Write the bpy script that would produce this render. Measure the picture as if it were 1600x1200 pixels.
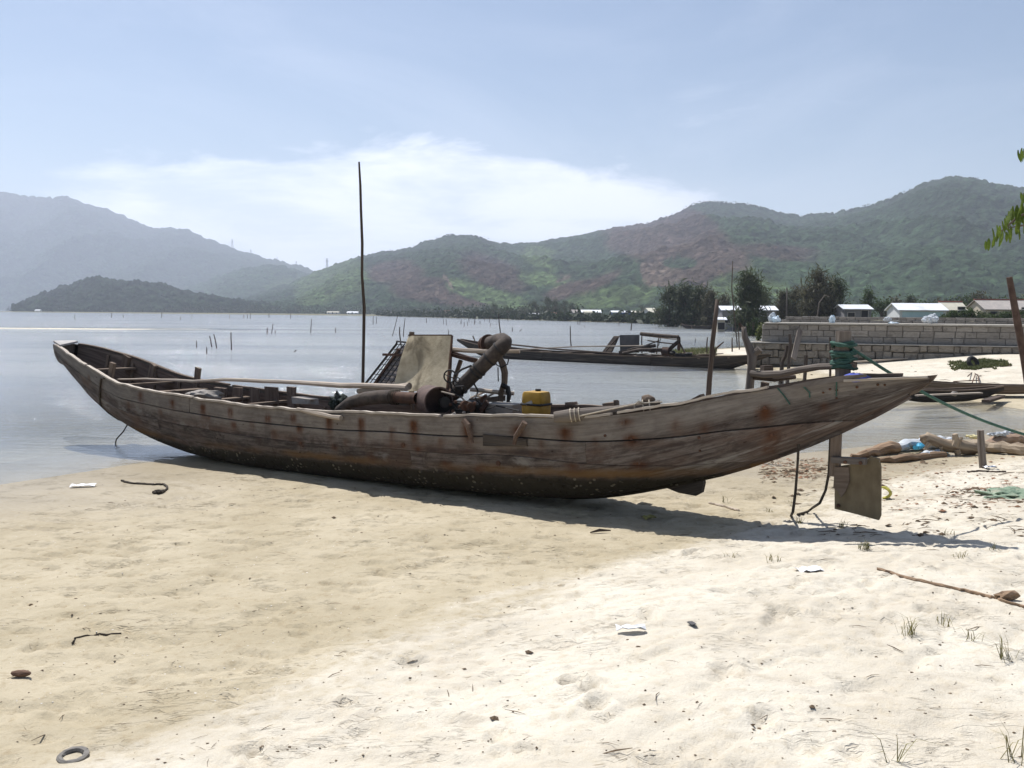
import bpy, bmesh, math, random
import numpy as np
from mathutils import Vector, Matrix
random.seed(7)
rng = np.random.default_rng(7)
for o in list(bpy.data.objects): bpy.data.objects.remove(o)
scene = bpy.context.scene
COL = scene.collection
PI = math.pi

# ------------------------------------------------------------------ camera
FOC = 1385.0                      # focal length in photograph pixels (1600 wide)
EYE = Vector((0, 0, 2.0))         # eye height above the lagoon, z = 0 is the water
PITCH, ROLL = math.atan(110 / FOC), math.radians(0.42)
FWD = Vector((0, math.cos(PITCH), -math.sin(PITCH)))
_r0, _u0 = Vector((1, 0, 0)), Vector((0, math.sin(PITCH), math.cos(PITCH)))
RGT = _r0 * math.cos(ROLL) + _u0 * math.sin(ROLL)
UPV = _u0 * math.cos(ROLL) - _r0 * math.sin(ROLL)
cam_d = bpy.data.cameras.new('camera')
cam = bpy.data.objects.new('camera', cam_d); COL.objects.link(cam)
cam_d.sensor_width = 36; cam_d.lens = 36 * FOC / 1600
cam_d.clip_start = 0.05; cam_d.clip_end = 40000
M = Matrix.Identity(4)
for i in range(3):
    M[i][0], M[i][1], M[i][2], M[i][3] = RGT[i], UPV[i], -FWD[i], EYE[i]
cam.matrix_world = M
scene.camera = cam

# ------------------------------------------------------------------ sky and sun
SUN_DIR = Vector((-0.33, 0.50, 1.08)).normalized()       # towards the sun, high ahead on the left
SUN_EL = math.asin(SUN_DIR.z); SUN_AZ = math.atan2(SUN_DIR.x, SUN_DIR.y)
world = bpy.data.worlds.new('World'); scene.world = world; world.use_nodes = True
wt = world.node_tree; wt.nodes.clear()
def WN(t, **k):
    n = wt.nodes.new(t)
    for a, b in k.items(): setattr(n, a, b)
    return n
def wmath(op, a, b=None, c=None, clamp=False):
    n = WN('ShaderNodeMath', operation=op); n.use_clamp = clamp
    for i, v in enumerate((a, b, c)):
        if v is None: continue
        if isinstance(v, (int, float)): n.inputs[i].default_value = v
        else: wt.links.new(v, n.inputs[i])
    return n.outputs[0]
def wrange(v, a, b, smooth=True):
    n = WN('ShaderNodeMapRange'); n.interpolation_type = 'SMOOTHSTEP' if smooth else 'LINEAR'
    wt.links.new(v, n.inputs[0]); n.inputs[1].default_value = a; n.inputs[2].default_value = b
    return n.outputs[0]
sky = WN('ShaderNodeTexSky'); sky.sky_type = 'NISHITA'; sky.sun_disc = False
sky.sun_elevation = SUN_EL; sky.sun_rotation = SUN_AZ
sky.air_density = 1.05; sky.dust_density = .7; sky.ozone_density = 1.8
tc = WN('ShaderNodeTexCoord'); sep = WN('ShaderNodeSeparateXYZ'); wt.links.new(tc.outputs['Generated'], sep.inputs[0])
az = wmath('ARCTAN2', sep.outputs[0], sep.outputs[1])
el = wmath('ARCSINE', sep.outputs[2])
def wnoise(sx, sy, detail, rough, off, dist=0.0):
    c = WN('ShaderNodeCombineXYZ'); wt.links.new(wmath('MULTIPLY', az, sx), c.inputs[0]); wt.links.new(wmath('MULTIPLY', el, sy), c.inputs[1])
    c.inputs[2].default_value = off
    n = WN('ShaderNodeTexNoise'); n.inputs['Scale'].default_value = 1; n.inputs['Detail'].default_value = detail
    n.inputs['Roughness'].default_value = rough; n.inputs['Distortion'].default_value = dist
    wt.links.new(c.outputs[0], n.inputs['Vector']); return n.outputs['Fac']
# a long low bank of cloud that stands over the far end of the lagoon
edge = wnoise(7, 22, 6, .62, 3.7, .4)
azc = wmath('ADD', az, 0.12)
top = wmath('SUBTRACT', 0.188, wmath('MULTIPLY', wmath('MULTIPLY', azc, azc), 0.42))
d = wmath('SUBTRACT', wmath('ADD', top, wmath('MULTIPLY', wmath('SUBTRACT', edge, .5), .10)), el)
bank = wmath('MULTIPLY', wrange(d, -.004, .026), wrange(wmath('ABSOLUTE', azc), .42, .27))
body = wrange(wnoise(5, 20, 5, .6, 9.1, .3), .30, .62)
bank = wmath('MULTIPLY', bank, wmath('ADD', wmath('MULTIPLY', body, .6), .4))
# thin high veil all over the sky
veil = wmath('MULTIPLY', wrange(wnoise(2.2, 6.5, 5, .6, 1.3, .8), .42, .80), .12)
# scattered low clouds of the same kind all round the horizon
low = wmath('MULTIPLY', wrange(wnoise(3.1, 11, 5, .6, 21.0, .3), .60, .72), wrange(el, .30, .12))
cl = wmath('MAXIMUM', wmath('MULTIPLY', bank, .80), wmath('MAXIMUM', veil, wmath('MULTIPLY', low, .35)))
mixs = WN('ShaderNodeMix'); mixs.data_type = 'RGBA'
wt.links.new(cl, mixs.inputs[0]); wt.links.new(sky.outputs[0], mixs.inputs[6]); mixs.inputs[7].default_value = (13.0, 13.2, 14.4, 1)
bg = WN('ShaderNodeBackground'); bg.inputs[1].default_value = 0.078
wo = WN('ShaderNodeOutputWorld')
wt.links.new(mixs.outputs[2], bg.inputs[0]); wt.links.new(bg.outputs[0], wo.inputs[0])

sun_d = bpy.data.lights.new('sun', 'SUN'); sun_d.energy = 5.0; sun_d.angle = math.radians(0.53); sun_d.color = (1, .976, .94)
sun = bpy.data.objects.new('sun', sun_d); COL.objects.link(sun)
sun.rotation_euler = SUN_DIR.to_track_quat('Z', 'Y').to_euler(); sun.location = (0, 0, 900)

vs = scene.view_settings
vs.view_transform = 'Standard'; vs.look = 'None'; vs.exposure = 0.40; vs.gamma = 1.0; vs.use_curve_mapping = False
cy = scene.cycles
cy.use_denoising = True; cy.max_bounces = 7; cy.diffuse_bounces = 3; cy.glossy_bounces = 3; cy.transmission_bounces = 4
cy.transparent_max_bounces = 10; cy.volume_bounces = 1; cy.caustics_reflective = False; cy.caustics_refractive = False
cy.sample_clamp_indirect = 6

# ------------------------------------------------------------------ measuring
def ray(px, py): return FWD + RGT * ((px - 800) / FOC) - UPV * ((py - 600) / FOC)
def G(px, py, z=0.0):
    v = ray(px, py); return EYE + v * ((z - EYE.z) / v.z)
def D(px, py, d):
    v = ray(px, py); return EYE + v * (d / v.y)

# ------------------------------------------------------------------ numpy noise
def _h(xi, yi, s):
    v = np.sin(xi * 127.1 + yi * 311.7 + s * 74.7) * 43758.5453
    return v - np.floor(v)
def vnoise(x, y, s=0):
    xi, yi = np.floor(x), np.floor(y); fx, fy = x - xi, y - yi
    fx, fy = fx * fx * (3 - 2 * fx), fy * fy * (3 - 2 * fy)
    return (_h(xi, yi, s) * (1 - fx) + _h(xi + 1, yi, s) * fx) * (1 - fy) + (_h(xi, yi + 1, s) * (1 - fx) + _h(xi + 1, yi + 1, s) * fx) * fy
def fbm(x, y, o=4, s=0, g=.5):
    t = 0; a = 1; n = 0
    for k in range(o):
        t = t + a * vnoise(x * 2 ** k + 17.3 * k, y * 2 ** k - 9.1 * k, s + k); n += a; a *= g
    return t / n
def sstep(a, b, x):
    t = np.clip((x - a) / (b - a), 0, 1); return t * t * (3 - 2 * t)

# ------------------------------------------------------------------ materials
class NT:
    def __init__(s, name):
        s.m = bpy.data.materials.new(name); s.m.use_nodes = True; s.t = s.m.node_tree
        s.b = s.t.nodes['Principled BSDF']; s.out = s.t.nodes['Material Output']
    def n(s, t, **k):
        n = s.t.nodes.new(t)
        for a, b in k.items(): setattr(n, a, b)
        return n
    def l(s, a, b): s.t.links.new(a, b)
    def co(s, kind='Object', scale=(1, 1, 1), loc=(0, 0, 0)):
        c = s.n('ShaderNodeTexCoord'); mp = s.n('ShaderNodeMapping'); s.l(c.outputs[kind], mp.inputs[0])
        mp.inputs['Scale'].default_value = scale; mp.inputs['Location'].default_value = loc
        if kind in ('Object', 'UV'):
            oi = s.n('ShaderNodeObjectInfo'); a = s.n('ShaderNodeVectorMath', operation='ADD')
            mu = s.n('ShaderNodeMath', operation='MULTIPLY'); s.l(oi.outputs['Random'], mu.inputs[0]); mu.inputs[1].default_value = 37.0
            s.l(mp.outputs[0], a.inputs[0]); s.l(mu.outputs[0], a.inputs[1]); return a.outputs[0]
        return mp.outputs[0]
    def noise(s, v, scale, detail=4, rough=.6, dist=0):
        n = s.n('ShaderNodeTexNoise'); s.l(v, n.inputs['Vector']); n.inputs['Scale'].default_value = scale
        n.inputs['Detail'].default_value = detail; n.inputs['Roughness'].default_value = rough; n.inputs['Distortion'].default_value = dist
        return n.outputs['Fac']
    def vor(s, v, scale, feat='F1'):
        n = s.n('ShaderNodeTexVoronoi'); n.feature = feat; s.l(v, n.inputs['Vector']); n.inputs['Scale'].default_value = scale
        return n.outputs['Distance']
    def rng(s, v, a, b, c=0., d=1., smooth=True):
        n = s.n('ShaderNodeMapRange'); n.interpolation_type = 'SMOOTHSTEP' if smooth else 'LINEAR'
        s.l(v, n.inputs[0]); n.inputs[1].default_value = a; n.inputs[2].default_value = b; n.inputs[3].default_value = c; n.inputs[4].default_value = d
        return n.outputs[0]
    def mth(s, op, a, b=None, clamp=False):
        n = s.n('ShaderNodeMath', operation=op); n.use_clamp = clamp
        for i, v in enumerate((a, b)):
            if v is None: continue
            if isinstance(v, (int, float)): n.inputs[i].default_value = v
            else: s.l(v, n.inputs[i])
        return n.outputs[0]
    def mix(s, f, a, b, blend='MIX'):
        n = s.n('ShaderNodeMix'); n.data_type = 'RGBA'; n.blend_type = blend
        for i, v in ((0, f), (6, a), (7, b)):
            if isinstance(v, (int, float)): n.inputs[i].default_value = v
            elif isinstance(v, tuple): n.inputs[i].default_value = (*v, 1) if len(v) == 3 else v
            else: s.l(v, n.inputs[i])
        return n.outputs[2]
    def attr(s, name):
        n = s.n('ShaderNodeAttribute'); n.attribute_name = name; return n
    def bump(s, h, strength=.3, dist=.02, normal=None):
        n = s.n('ShaderNodeBump'); n.inputs['Strength'].default_value = strength; n.inputs['Distance'].default_value = dist
        s.l(h, n.inputs['Height'])
        if normal is not None: s.l(normal, n.inputs['Normal'])
        return n.outputs[0]
    def fin(s, col=None, rough=.85, nrm=None, metal=0., spec=.3):
        b = s.b
        if col is not None:
            if isinstance(col, tuple): b.inputs['Base Color'].default_value = (*col, 1)
            else: s.l(col, b.inputs['Base Color'])
        if isinstance(rough, (int, float)): b.inputs['Roughness'].default_value = rough
        else: s.l(rough, b.inputs['Roughness'])
        b.inputs['Metallic'].default_value = metal; b.inputs['Specular IOR Level'].default_value = spec
        if nrm is not None: s.l(nrm, b.inputs['Normal'])
        return s.m
MATS = {}
def plain(name, c1, c2, scale=8, rough=.85, bump=.25, dist=.01, kind='Object', stretch=(1, 1, 1), detail=5, spec=.3, metal=0., c3=None):
    """two or three tones broken up by noise, with fine relief"""
    if name in MATS: return MATS[name]
    t = NT(name); v = t.co(kind, stretch)
    f = t.rng(t.noise(v, scale, detail, .65), .3, .7)
    col = t.mix(f, c1, c2)
    if c3: col = t.mix(t.rng(t.noise(v, scale * .33, 4, .6, .5), .52, .72), col, c3)
    oi = t.n('ShaderNodeObjectInfo'); hs = t.n('ShaderNodeHueSaturation'); t.l(col, hs.inputs['Color'])
    t.l(t.rng(oi.outputs['Random'], 0, 1, .84, 1.16, False), hs.inputs['Value'])
    nr = t.bump(t.noise(v, scale * 3, 5, .7), bump, dist)
    MATS[name] = t.fin(hs.outputs[0], rough, nr, metal, spec); return MATS[name]
def wood(name, c1, c2, c3=None, along=1.2, across=26, rough=.9, bump=.5):
    return plain(name, c1, c2, 1.0, rough, bump, .008, 'UV', (along, across, 1), 6, .15, 0., c3)

# ------------------------------------------------------------------ mesh building (world coordinates in, local meshes out)
ROOTS = {}
def tag(o, label=None, cat=None, group=None, kind=None):
    if label: o['label'] = label
    if cat: o['category'] = cat
    if group: o['group'] = group
    if kind: o['kind'] = kind
    return o
def thing(name, label, cat, loc=(0, 0, 0), rz=0.0, group=None):
    o = bpy.data.objects.new(name, None); COL.objects.link(o); o.empty_display_size = .2
    o.location = loc; o.rotation_euler = (0, 0, rz)
    ROOTS[o] = Matrix.Translation(Vector(loc)) @ Matrix.Rotation(rz, 4, 'Z')
    return tag(o, label, cat, group)
class MB:
    def __init__(s): s.v = []; s.f = []; s.uv = []; s.at = {}
    def box(s, c, size, R=None, taper=1.0, jit=0.0):
        """oriented box: centre, full sizes, 3x3 rotation (columns are the axes); u runs along the longest side"""
        c = Vector(c); h = Vector(size) / 2; R = R or Matrix.Identity(3); n = len(s.v)
        for sx in (-1, 1):
            for sy in (-1, 1):
                for sz in (-1, 1):
                    k = taper if sz > 0 else 1
                    p = Vector((sx * h.x * k, sy * h.y * k, sz * h.z)) + Vector((random.uniform(-jit, jit) for _ in range(3)))
                    s.v.append(c + R @ p)
        F = [(0, 1, 3, 2), (4, 6, 7, 5), (0, 4, 5, 1), (2, 3, 7, 6), (0, 2, 6, 4), (1, 5, 7, 3)]
        A = max(range(3), key=lambda i: size[i]); o1, o2 = [i for i in range(3) if i != A]; ou = random.uniform(0, 50)
        loc = [Vector((sx * h.x, sy * h.y, sz * h.z)) for sx in (-1, 1) for sy in (-1, 1) for sz in (-1, 1)]
        for f in F:
            s.f.append(tuple(n + i for i in f)); s.uv.append([(loc[i][A] + ou, loc[i][o1] + loc[i][o2] * 1.7 + ou) for i in f])
        return s
    def bar(s, a, b, w, h, up=(0, 0, 1), jit=0.0):
        a, b = Vector(a), Vector(b); x = (b - a); L = x.length; x.normalize(); u = Vector(up)
        y = u.cross(x)
        if y.length < 1e-4: y = Vector((0, 1, 0)).cross(x)
        y.normalize(); z = x.cross(y)
        return s.box((a + b) / 2, (L, w, h), Matrix((x, y, z)).transposed(), 1.0, jit)
    def tube(s, pts, r, n=8, caps=True, wob=0.0, flat=1.0):
        pts = [Vector(p) for p in pts]; m = len(pts)
        r = [r] * m if isinstance(r, (int, float)) else list(r)
        base = len(s.v); ou = random.uniform(0, 50); ln = 0; lens = []
        prev = None
        for i, p in enumerate(pts):
            t = (pts[min(i + 1, m - 1)] - pts[max(i - 1, 0)]).normalized()
            if prev is None:
                a = t.cross(Vector((0, 0, 1)))
                if a.length < .1: a = t.cross(Vector((0, 1, 0)))
            else: a = prev - t * prev.dot(t)
            a.normalize(); b = t.cross(a); prev = a
            if i: ln += (p - pts[i - 1]).length
            lens.append(ln)
            for k in range(n):
                an = 2 * PI * k / n; w = 1 + random.uniform(-wob, wob)
                s.v.append(p + (a * math.cos(an) + b * math.sin(an) * flat) * r[i] * w)
        for i in range(m - 1):
            for k in range(n):
                k2 = (k + 1) % n
                s.f.append((base + i * n + k, base + i * n + k2, base + (i + 1) * n + k2, base + (i + 1) * n + k))
                rr = max(r); c = 2 * PI * rr / n
                s.uv.append([(lens[i] + ou, k * c), (lens[i] + ou, (k + 1) * c), (lens[i + 1] + ou, (k + 1) * c), (lens[i + 1] + ou, k * c)])
        if caps:
            s.f.append(tuple(base + k for k in reversed(range(n)))); s.uv.append([(ou + .02 * math.cos(k), .02 * math.sin(k)) for k in range(n)])
            s.f.append(tuple(base + (m - 1) * n + k for k in range(n))); s.uv.append([(ou + .02 * math.cos(k), .02 * math.sin(k)) for k in range(n)])
        return s
    def poly(s, pts, thick=None, dirn=None):
        """a flat polygon, given thickness along dirn"""
        pts = [Vector(p) for p in pts]; n = len(s.v); m = len(pts)
        ax = (pts[1] - pts[0]).normalized(); nr = (pts[1] - pts[0]).cross(pts[2] - pts[0]).normalized(); ay = nr.cross(ax)
        uvs = [((p - pts[0]).dot(ax), (p - pts[0]).dot(ay)) for p in pts]
        s.v += pts; s.f.append(tuple(range(n, n + m))); s.uv.append(uvs)
        if thick:
            dv = Vector(dirn).normalized() * thick if dirn is not None else nr * thick
            s.v += [p + dv for p in pts]; s.f.append(tuple(reversed(range(n + m, n + 2 * m)))); s.uv.append(uvs[::-1])
            for i in range(m):
                j = (i + 1) % m; s.f.append((n + j, n + i, n + m + i, n + m + j)); s.uv.append([uvs[j], uvs[i], uvs[i], uvs[j]])
        return s
    def grid(s, P, uv=None, flip=False):
        """P: array (a, b, 3)"""
        a, b = P.shape[:2]; n = len(s.v)
        s.v += [Vector(p) for p in P.reshape(-1, 3)]
        for i in range(a - 1):
            for j in range(b - 1):
                q = (i * b + j, i * b + j + 1, (i + 1) * b + j + 1, (i + 1) * b + j)
                if flip: q = q[::-1]
                s.f.append(tuple(n + k for k in q))
                s.uv.append([tuple(uv.reshape(-1, 2)[k]) if uv is not None else (0, 0) for k in q])
        return s
    def lathe(s, prof, org, axis=(0, 0, 1), n=16):
        """prof: list of (radius, height along axis)"""
        ax = Vector(axis).normalized(); a = ax.orthogonal().normalized(); b = ax.cross(a); base = len(s.v); org = Vector(org)
        for r, h in prof:
            for k in range(n):
                an = 2 * PI * k / n; s.v.append(org + ax * h + (a * math.cos(an) + b * math.sin(an)) * r)
        for i in range(len(prof) - 1):
            for k in range(n):
                k2 = (k + 1) % n; s.f.append((base + i * n + k, base + i * n + k2, base + (i + 1) * n + k2, base + (i + 1) * n + k))
                s.uv.append([(prof[i][1], k * .1), (prof[i][1], k * .1 + .1), (prof[i + 1][1], k * .1 + .1), (prof[i + 1][1], k * .1)])
        return s
    def blob(s, c, r, sub=2, amp=.2, seed=0, squash=(1, 1, 1), freq=2.0):
        bm = bmesh.new(); bmesh.ops.create_icosphere(bm, subdivisions=sub, radius=1); n = len(s.v); bm.verts.ensure_lookup_table()
        co = np.array([v.co[:] for v in bm.verts])
        k = 1 + amp * (2 * fbm(co[:, 0] * freq + seed + co[:, 2] * 1.7, co[:, 1] * freq - seed + co[:, 2] * .9, 3, seed) - 1)
        for p, q in zip(co, k): s.v.append(Vector(c) + Vector((p[0] * squash[0], p[1] * squash[1], p[2] * squash[2])) * (r * q))
        for f in bm.faces:
            s.f.append(tuple(n + v.index for v in f.verts)); s.uv.append([(v.co.x, v.co.y + v.co.z) for v in f.verts])
        bm.free(); return s
    def build(s, name, m, parent=None, smooth=False, auto=None):
        me = bpy.data.meshes.new(name)
        inv = ROOTS[parent].inverted() if parent is not None and parent in ROOTS else Matrix.Identity(4)
        me.from_pydata([inv @ Vector(v) for v in s.v], [], s.f)
        u = me.uv_layers.new(name='UVMap'); flat = [c for f in s.uv for q in f for c in q]
        if len(flat) == len(u.data) * 2: u.data.foreach_set('uv', flat)
        for k, arr in s.at.items():
            a = me.attributes.new(k, 'FLOAT', 'POINT'); a.data.foreach_set('value', np.asarray(arr, dtype=np.float32))
        me.materials.append(m)
        if smooth: me.polygons.foreach_set('use_smooth', [True] * len(me.polygons))
        if smooth and auto: me.set_sharp_from_angle(angle=math.radians(auto))
        me.update()
        o = bpy.data.objects.new(name, me); COL.objects.link(o)
        if parent is not None: o.parent = parent; ROOTS[o] = ROOTS.get(parent, Matrix.Identity(4))
        else: ROOTS[o] = Matrix.Identity(4)
        return o
def single(name, mb, m, label, cat, group=None, org=None, smooth=False, auto=None):
    """a thing that is one mesh, with its origin at its base"""
    vs_ = mb.v; lo = min(vs_, key=lambda v: v[2])
    org = Vector(org) if org is not None else Vector(lo)
    mb.v = [Vector(v) - org for v in vs_]
    o = mb.build(name, m, None, smooth, auto); o.location = org; ROOTS[o] = Matrix.Translation(org)
    return tag(o, label, cat, group)
def rawmesh(name, V, Fq, m, attrs=None, smooth=True, col=None):
    """big numpy mesh of quads"""
    me = bpy.data.meshes.new(name); nv, nf = len(V), len(Fq); k = Fq.shape[1]
    me.vertices.add(nv); me.vertices.foreach_set('co', V.astype(np.float32).ravel())
    me.loops.add(nf * k); me.loops.foreach_set('vertex_index', Fq.astype(np.int32).ravel())
    me.polygons.add(nf); me.polygons.foreach_set('loop_start', np.arange(0, nf * k, k, dtype=np.int32))
    me.polygons.foreach_set('loop_total', np.full(nf, k, dtype=np.int32))
    me.polygons.foreach_set('use_smooth', np.full(nf, smooth))
    for kx, arr in (attrs or {}).items():
        a = me.attributes.new(kx, 'FLOAT', 'POINT'); a.data.foreach_set('value', np.asarray(arr, dtype=np.float32).ravel())
    if col is not None:
        a = me.attributes.new('tone', 'FLOAT_COLOR', 'POINT'); a.data.foreach_set('color', np.concatenate([col, np.ones((nv, 1))], 1).astype(np.float32).ravel())
    me.materials.append(m); me.update(calc_edges=True); me.validate()
    o = bpy.data.objects.new(name, me); COL.objects.link(o); ROOTS[o] = Matrix.Identity(4); return o
def quads(a, b):
    i, j = np.meshgrid(np.arange(a - 1), np.arange(b - 1), indexing='ij'); k = (i * b + j).ravel()
    return np.stack([k, k + b, k + b + 1, k + 1], 1)
def jig(p, a): return Vector(p) + Vector((random.uniform(-a, a), random.uniform(-a, a), random.uniform(-a, a)))
def crooked(a, b, n, amp):
    """points of a slightly crooked stick from a to b"""
    a, b = Vector(a), Vector(b); out = []; off = Vector((0, 0, 0))
    for i in range(n + 1):
        out.append(a.lerp(b, i / n) + off * math.sin(PI * i / n) ** .5 if 0 < i < n else a.lerp(b, i / n))
        off += Vector((random.uniform(-amp, amp), random.uniform(-amp, amp), random.uniform(-amp, amp))) * .7
    return out

# ------------------------------------------------------------------ ground: one sheet, lagoon bed, beaches and flats
def sdpoly(X, Y, poly):
    """signed distance to a polygon, positive inside"""
    dmin = np.full(X.shape, 1e18); inside = np.zeros(X.shape, bool); n = len(poly)
    for i in range(n):
        ax, ay = poly[i]; bx, by = poly[(i + 1) % n]
        ex, ey = bx - ax, by - ay; L2 = ex * ex + ey * ey + 1e-12
        t = np.clip(((X - ax) * ex + (Y - ay) * ey) / L2, 0, 1)
        dmin = np.minimum(dmin, (X - ax - t * ex) ** 2 + (Y - ay - t * ey) ** 2)
        c = ((ay > Y) != (by > Y)) & (X < (bx - ax) * (Y - ay) / ((by - ay) if abs(by - ay) > 1e-9 else 1e-9) + ax)
        inside ^= c
    return np.where(inside, 1, -1) * np.sqrt(dmin)
def gx(px, py): p = G(px, py); return (p.x, p.y)
NEAR = [(-300, -60), (-60, 4), (-20, 7.6), (-9, 9.2), (-5.9, 10.0), (-5.0, 11.4), (-4.4, 12.4), (-3, 12.9), (0, 12.6), (2.5, 12.4), (4.2, 12.8), (6.3, 14.0), (9.0, 15.6), (13, 17.2), (18, 18.4), (24, 19.0), (40, 19), (300, 19), (300, -300), (-300, -300)]
DRY = [(-1.72, 3.4), (-.5, 5.0), (.6, 6.2), (1.6, 7.2), (3.0, 8.6), (4.8, 10.4), (7.5, 13.0), (12, 15.6), (24, 18), (300, 18), (300, -300), (-60, -60), (-8, -3), (-3.2, 1.4)]
FAR = [gx(1030, 554), gx(1062, 549), gx(1110, 546), (14, 55), (40, 75), (60, 60), (300, 60), (300, 19.5), (30, 19.5), gx(1600, 640), gx(1540, 630), gx(1480, 620), gx(1400, 609), gx(1300, 597), gx(1240, 590), gx(1195, 582), gx(1168, 572), gx(1150, 562), gx(1100, 558)]
SHORE = [gx(590, 493.6), gx(700, 496.6), gx(800, 499.3), gx(850, 500.5), gx(900, 502), gx(980, 504.2), gx(1040, 506.5), gx(1100, 509.5), gx(1135, 512.5), (33, 96), (25, 70), (18, 46), (30, 42), (300, 40), (1500, 40), (3500, 900), (3500, 3500), (-600, 3500), (-600, 900)]
BARS = [(G(120, 512.5), 20, 2.2, .0), (G(205, 513.0), 5, 1.0, .05), (G(40, 519.5), 9, 1.1, -.02), (G(330, 528.8), 5.5, .6, -.01), (G(500, 521.5), 6, .8, -.02), (G(-160, 512), 30, 4, .05)]
def ground_h(X, Y):
    sn = sdpoly(X, Y, NEAR); sf = sdpoly(X, Y, FAR); sh = sdpoly(X, Y, SHORE); sd = sdpoly(X, Y, DRY)
    wob = .5 * (fbm(X * .7, Y * .7, 3, 5) - .5)
    hn = np.where(sn > 0, .022 * np.minimum(sn + wob * .6, 8), .045 * sn) + .17 * sstep(-.5, 2.0, sd + wob)
    hf = np.where(sf > 0, .06 * np.minimum(sf, 8) + .25 * sstep(2, 10, sf), .06 * sf)
    hs = np.where(sh > 0, .03 * np.minimum(sh, 12) + 1.1 * sstep(3, 14, sh) * sstep(0, 30, X), .03 * sh)
    h = np.maximum(np.maximum(hn, hf), hs)
    bed = -1.0 + .35 * (fbm(X * .02, Y * .05, 3, 9) - .5)
    h = np.maximum(h, bed)
    for c, rx, ry, z in BARS:
        q = ((X - c.x) / rx) ** 2 + ((Y - c.y) / ry) ** 2
        k = np.exp(-q * .9); h = np.maximum(h, -.9 + (.9 + z) * np.clip(k * 1.9, 0, 1) + .05 * (fbm(X * .3, Y * .9, 3, 2) - .5))
    return h, sn, sf, sh, sd
def axis(fine0, fine1, step, lo, hi, grow=1.06):
    a = list(np.arange(fine0, fine1, step)); s = step; x = a[-1]
    while x < hi: s = min(s * grow, 260); x += s; a.append(x)
    s = step; x = a[0]; pre = []
    while x > lo: s = min(s * grow, 260); x -= s; pre.append(x)
    return np.array(pre[::-1] + a)
def near_h(x, y):
    return float(ground_h(np.array([x], float), np.array([y], float))[0][0])
gxs = axis(-7.2, 7.6, .030, -7000, 7000); gys = axis(2.6, 12.6, .028, -400, 8200)
GX, GY = np.meshgrid(gxs, gys, indexing='ij')
H, SN, SF, SH, SD = ground_h(GX, GY)
fin = sstep(40, 16, GY) * sstep(30, 12, np.abs(GX))
_c, _s = math.cos(.70), math.sin(.70); RX, RY = GX * _c + GY * _s, -GX * _s + GY * _c
dryk = sstep(-1.1, 1.15, SD + 1.9 * (fbm(RX * .55, RY * 1.7, 5, 31, .6) - .5))
land = sstep(-.05, .25, SN)
# trampled dry sand, ripples and tracks lower down
relief = (fbm(GX * 1.2, GY * 1.8, 3, 41) - .5) * .036 * dryk + (fbm(RX * 3, RY * 9, 3, 44) - .5) * .026 * dryk + (fbm(GX * 15, GY * 20, 2, 49) - .5) * .010 * dryk
for sd_, sx_, sy_, th_, dep_ in ((61, .9, 4.2, .035, .020), (67, 1.6, 6.0, .03, .016), (71, 2.6, 9.0, .03, .013)):     # drag marks and scuffs running along the shore
    rid = sstep(th_, 0, np.abs(fbm(RX * sx_, RY * sy_, 3, sd_, .55) - .5)) * sstep(.50, .62, fbm(GX * 1.1, GY * 1.6, 3, sd_ + 2))
    relief -= rid * dep_ * land * (.45 + .55 * dryk) * sstep(.6, 2.5, SN)
relief += (fbm(GX * .8 + GY * .3, GY * 2.2, 3, 42) - .5) * .03 * land * (1 - dryk)
trk = fbm(GX * 4.2 - GY * 1.8, GY * 9 + GX * 3, 4, 47, .6)
relief -= sstep(.56, .70, trk) * .026 * land * (1 - .4 * dryk) * sstep(.8, 3, SN)
for k in range(520):        # footprints and scuffs
    x, y = random.uniform(-5, 6.5), random.uniform(2.7, 11)
    if abs(x) > y * .62 + .5: continue
    i0, i1 = np.searchsorted(gxs, [x - .4, x + .4]); j0, j1 = np.searchsorted(gys, [y - .4, y + .4])
    sub = np.s_[i0:i1, j0:j1]
    if GX[sub].size == 0: continue
    dk = float(dryk[sub].mean()); sl = float(land[sub].mean())
    if dk < .3 and random.random() < .72: continue
    a = random.uniform(0, PI); rx, ry = random.uniform(.04, .11), random.uniform(.03, .055)
    u = (GX[sub] - x) * math.cos(a) + (GY[sub] - y) * math.sin(a); v = -(GX[sub] - x) * math.sin(a) + (GY[sub] - y) * math.cos(a)
    q = np.sqrt((u / rx) ** 2 + (v / ry) ** 2) * (1 + .35 * (fbm(GX[sub] * 14, GY[sub] * 14, 2, k) - .5))
    dep = random.uniform(.012, .045) * (.3 + .7 * dk) * sl
    relief[sub] += dep * (-np.exp(-q ** 4 * .7) + .5 * np.exp(-((q - 1.45) / .33) ** 2))
H2 = H + relief * fin * (H > -.02)
wet = np.clip(1 - dryk, 0, 1) * sstep(30, 20, GY)
wet = np.maximum(wet, .8 * sstep(4.2, .6, SN + 1.4 * (fbm(RX * .8, RY * 2, 4, 91) - .5)) * (SN > 0))
damp = sstep(.10, .0, H2)
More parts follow.
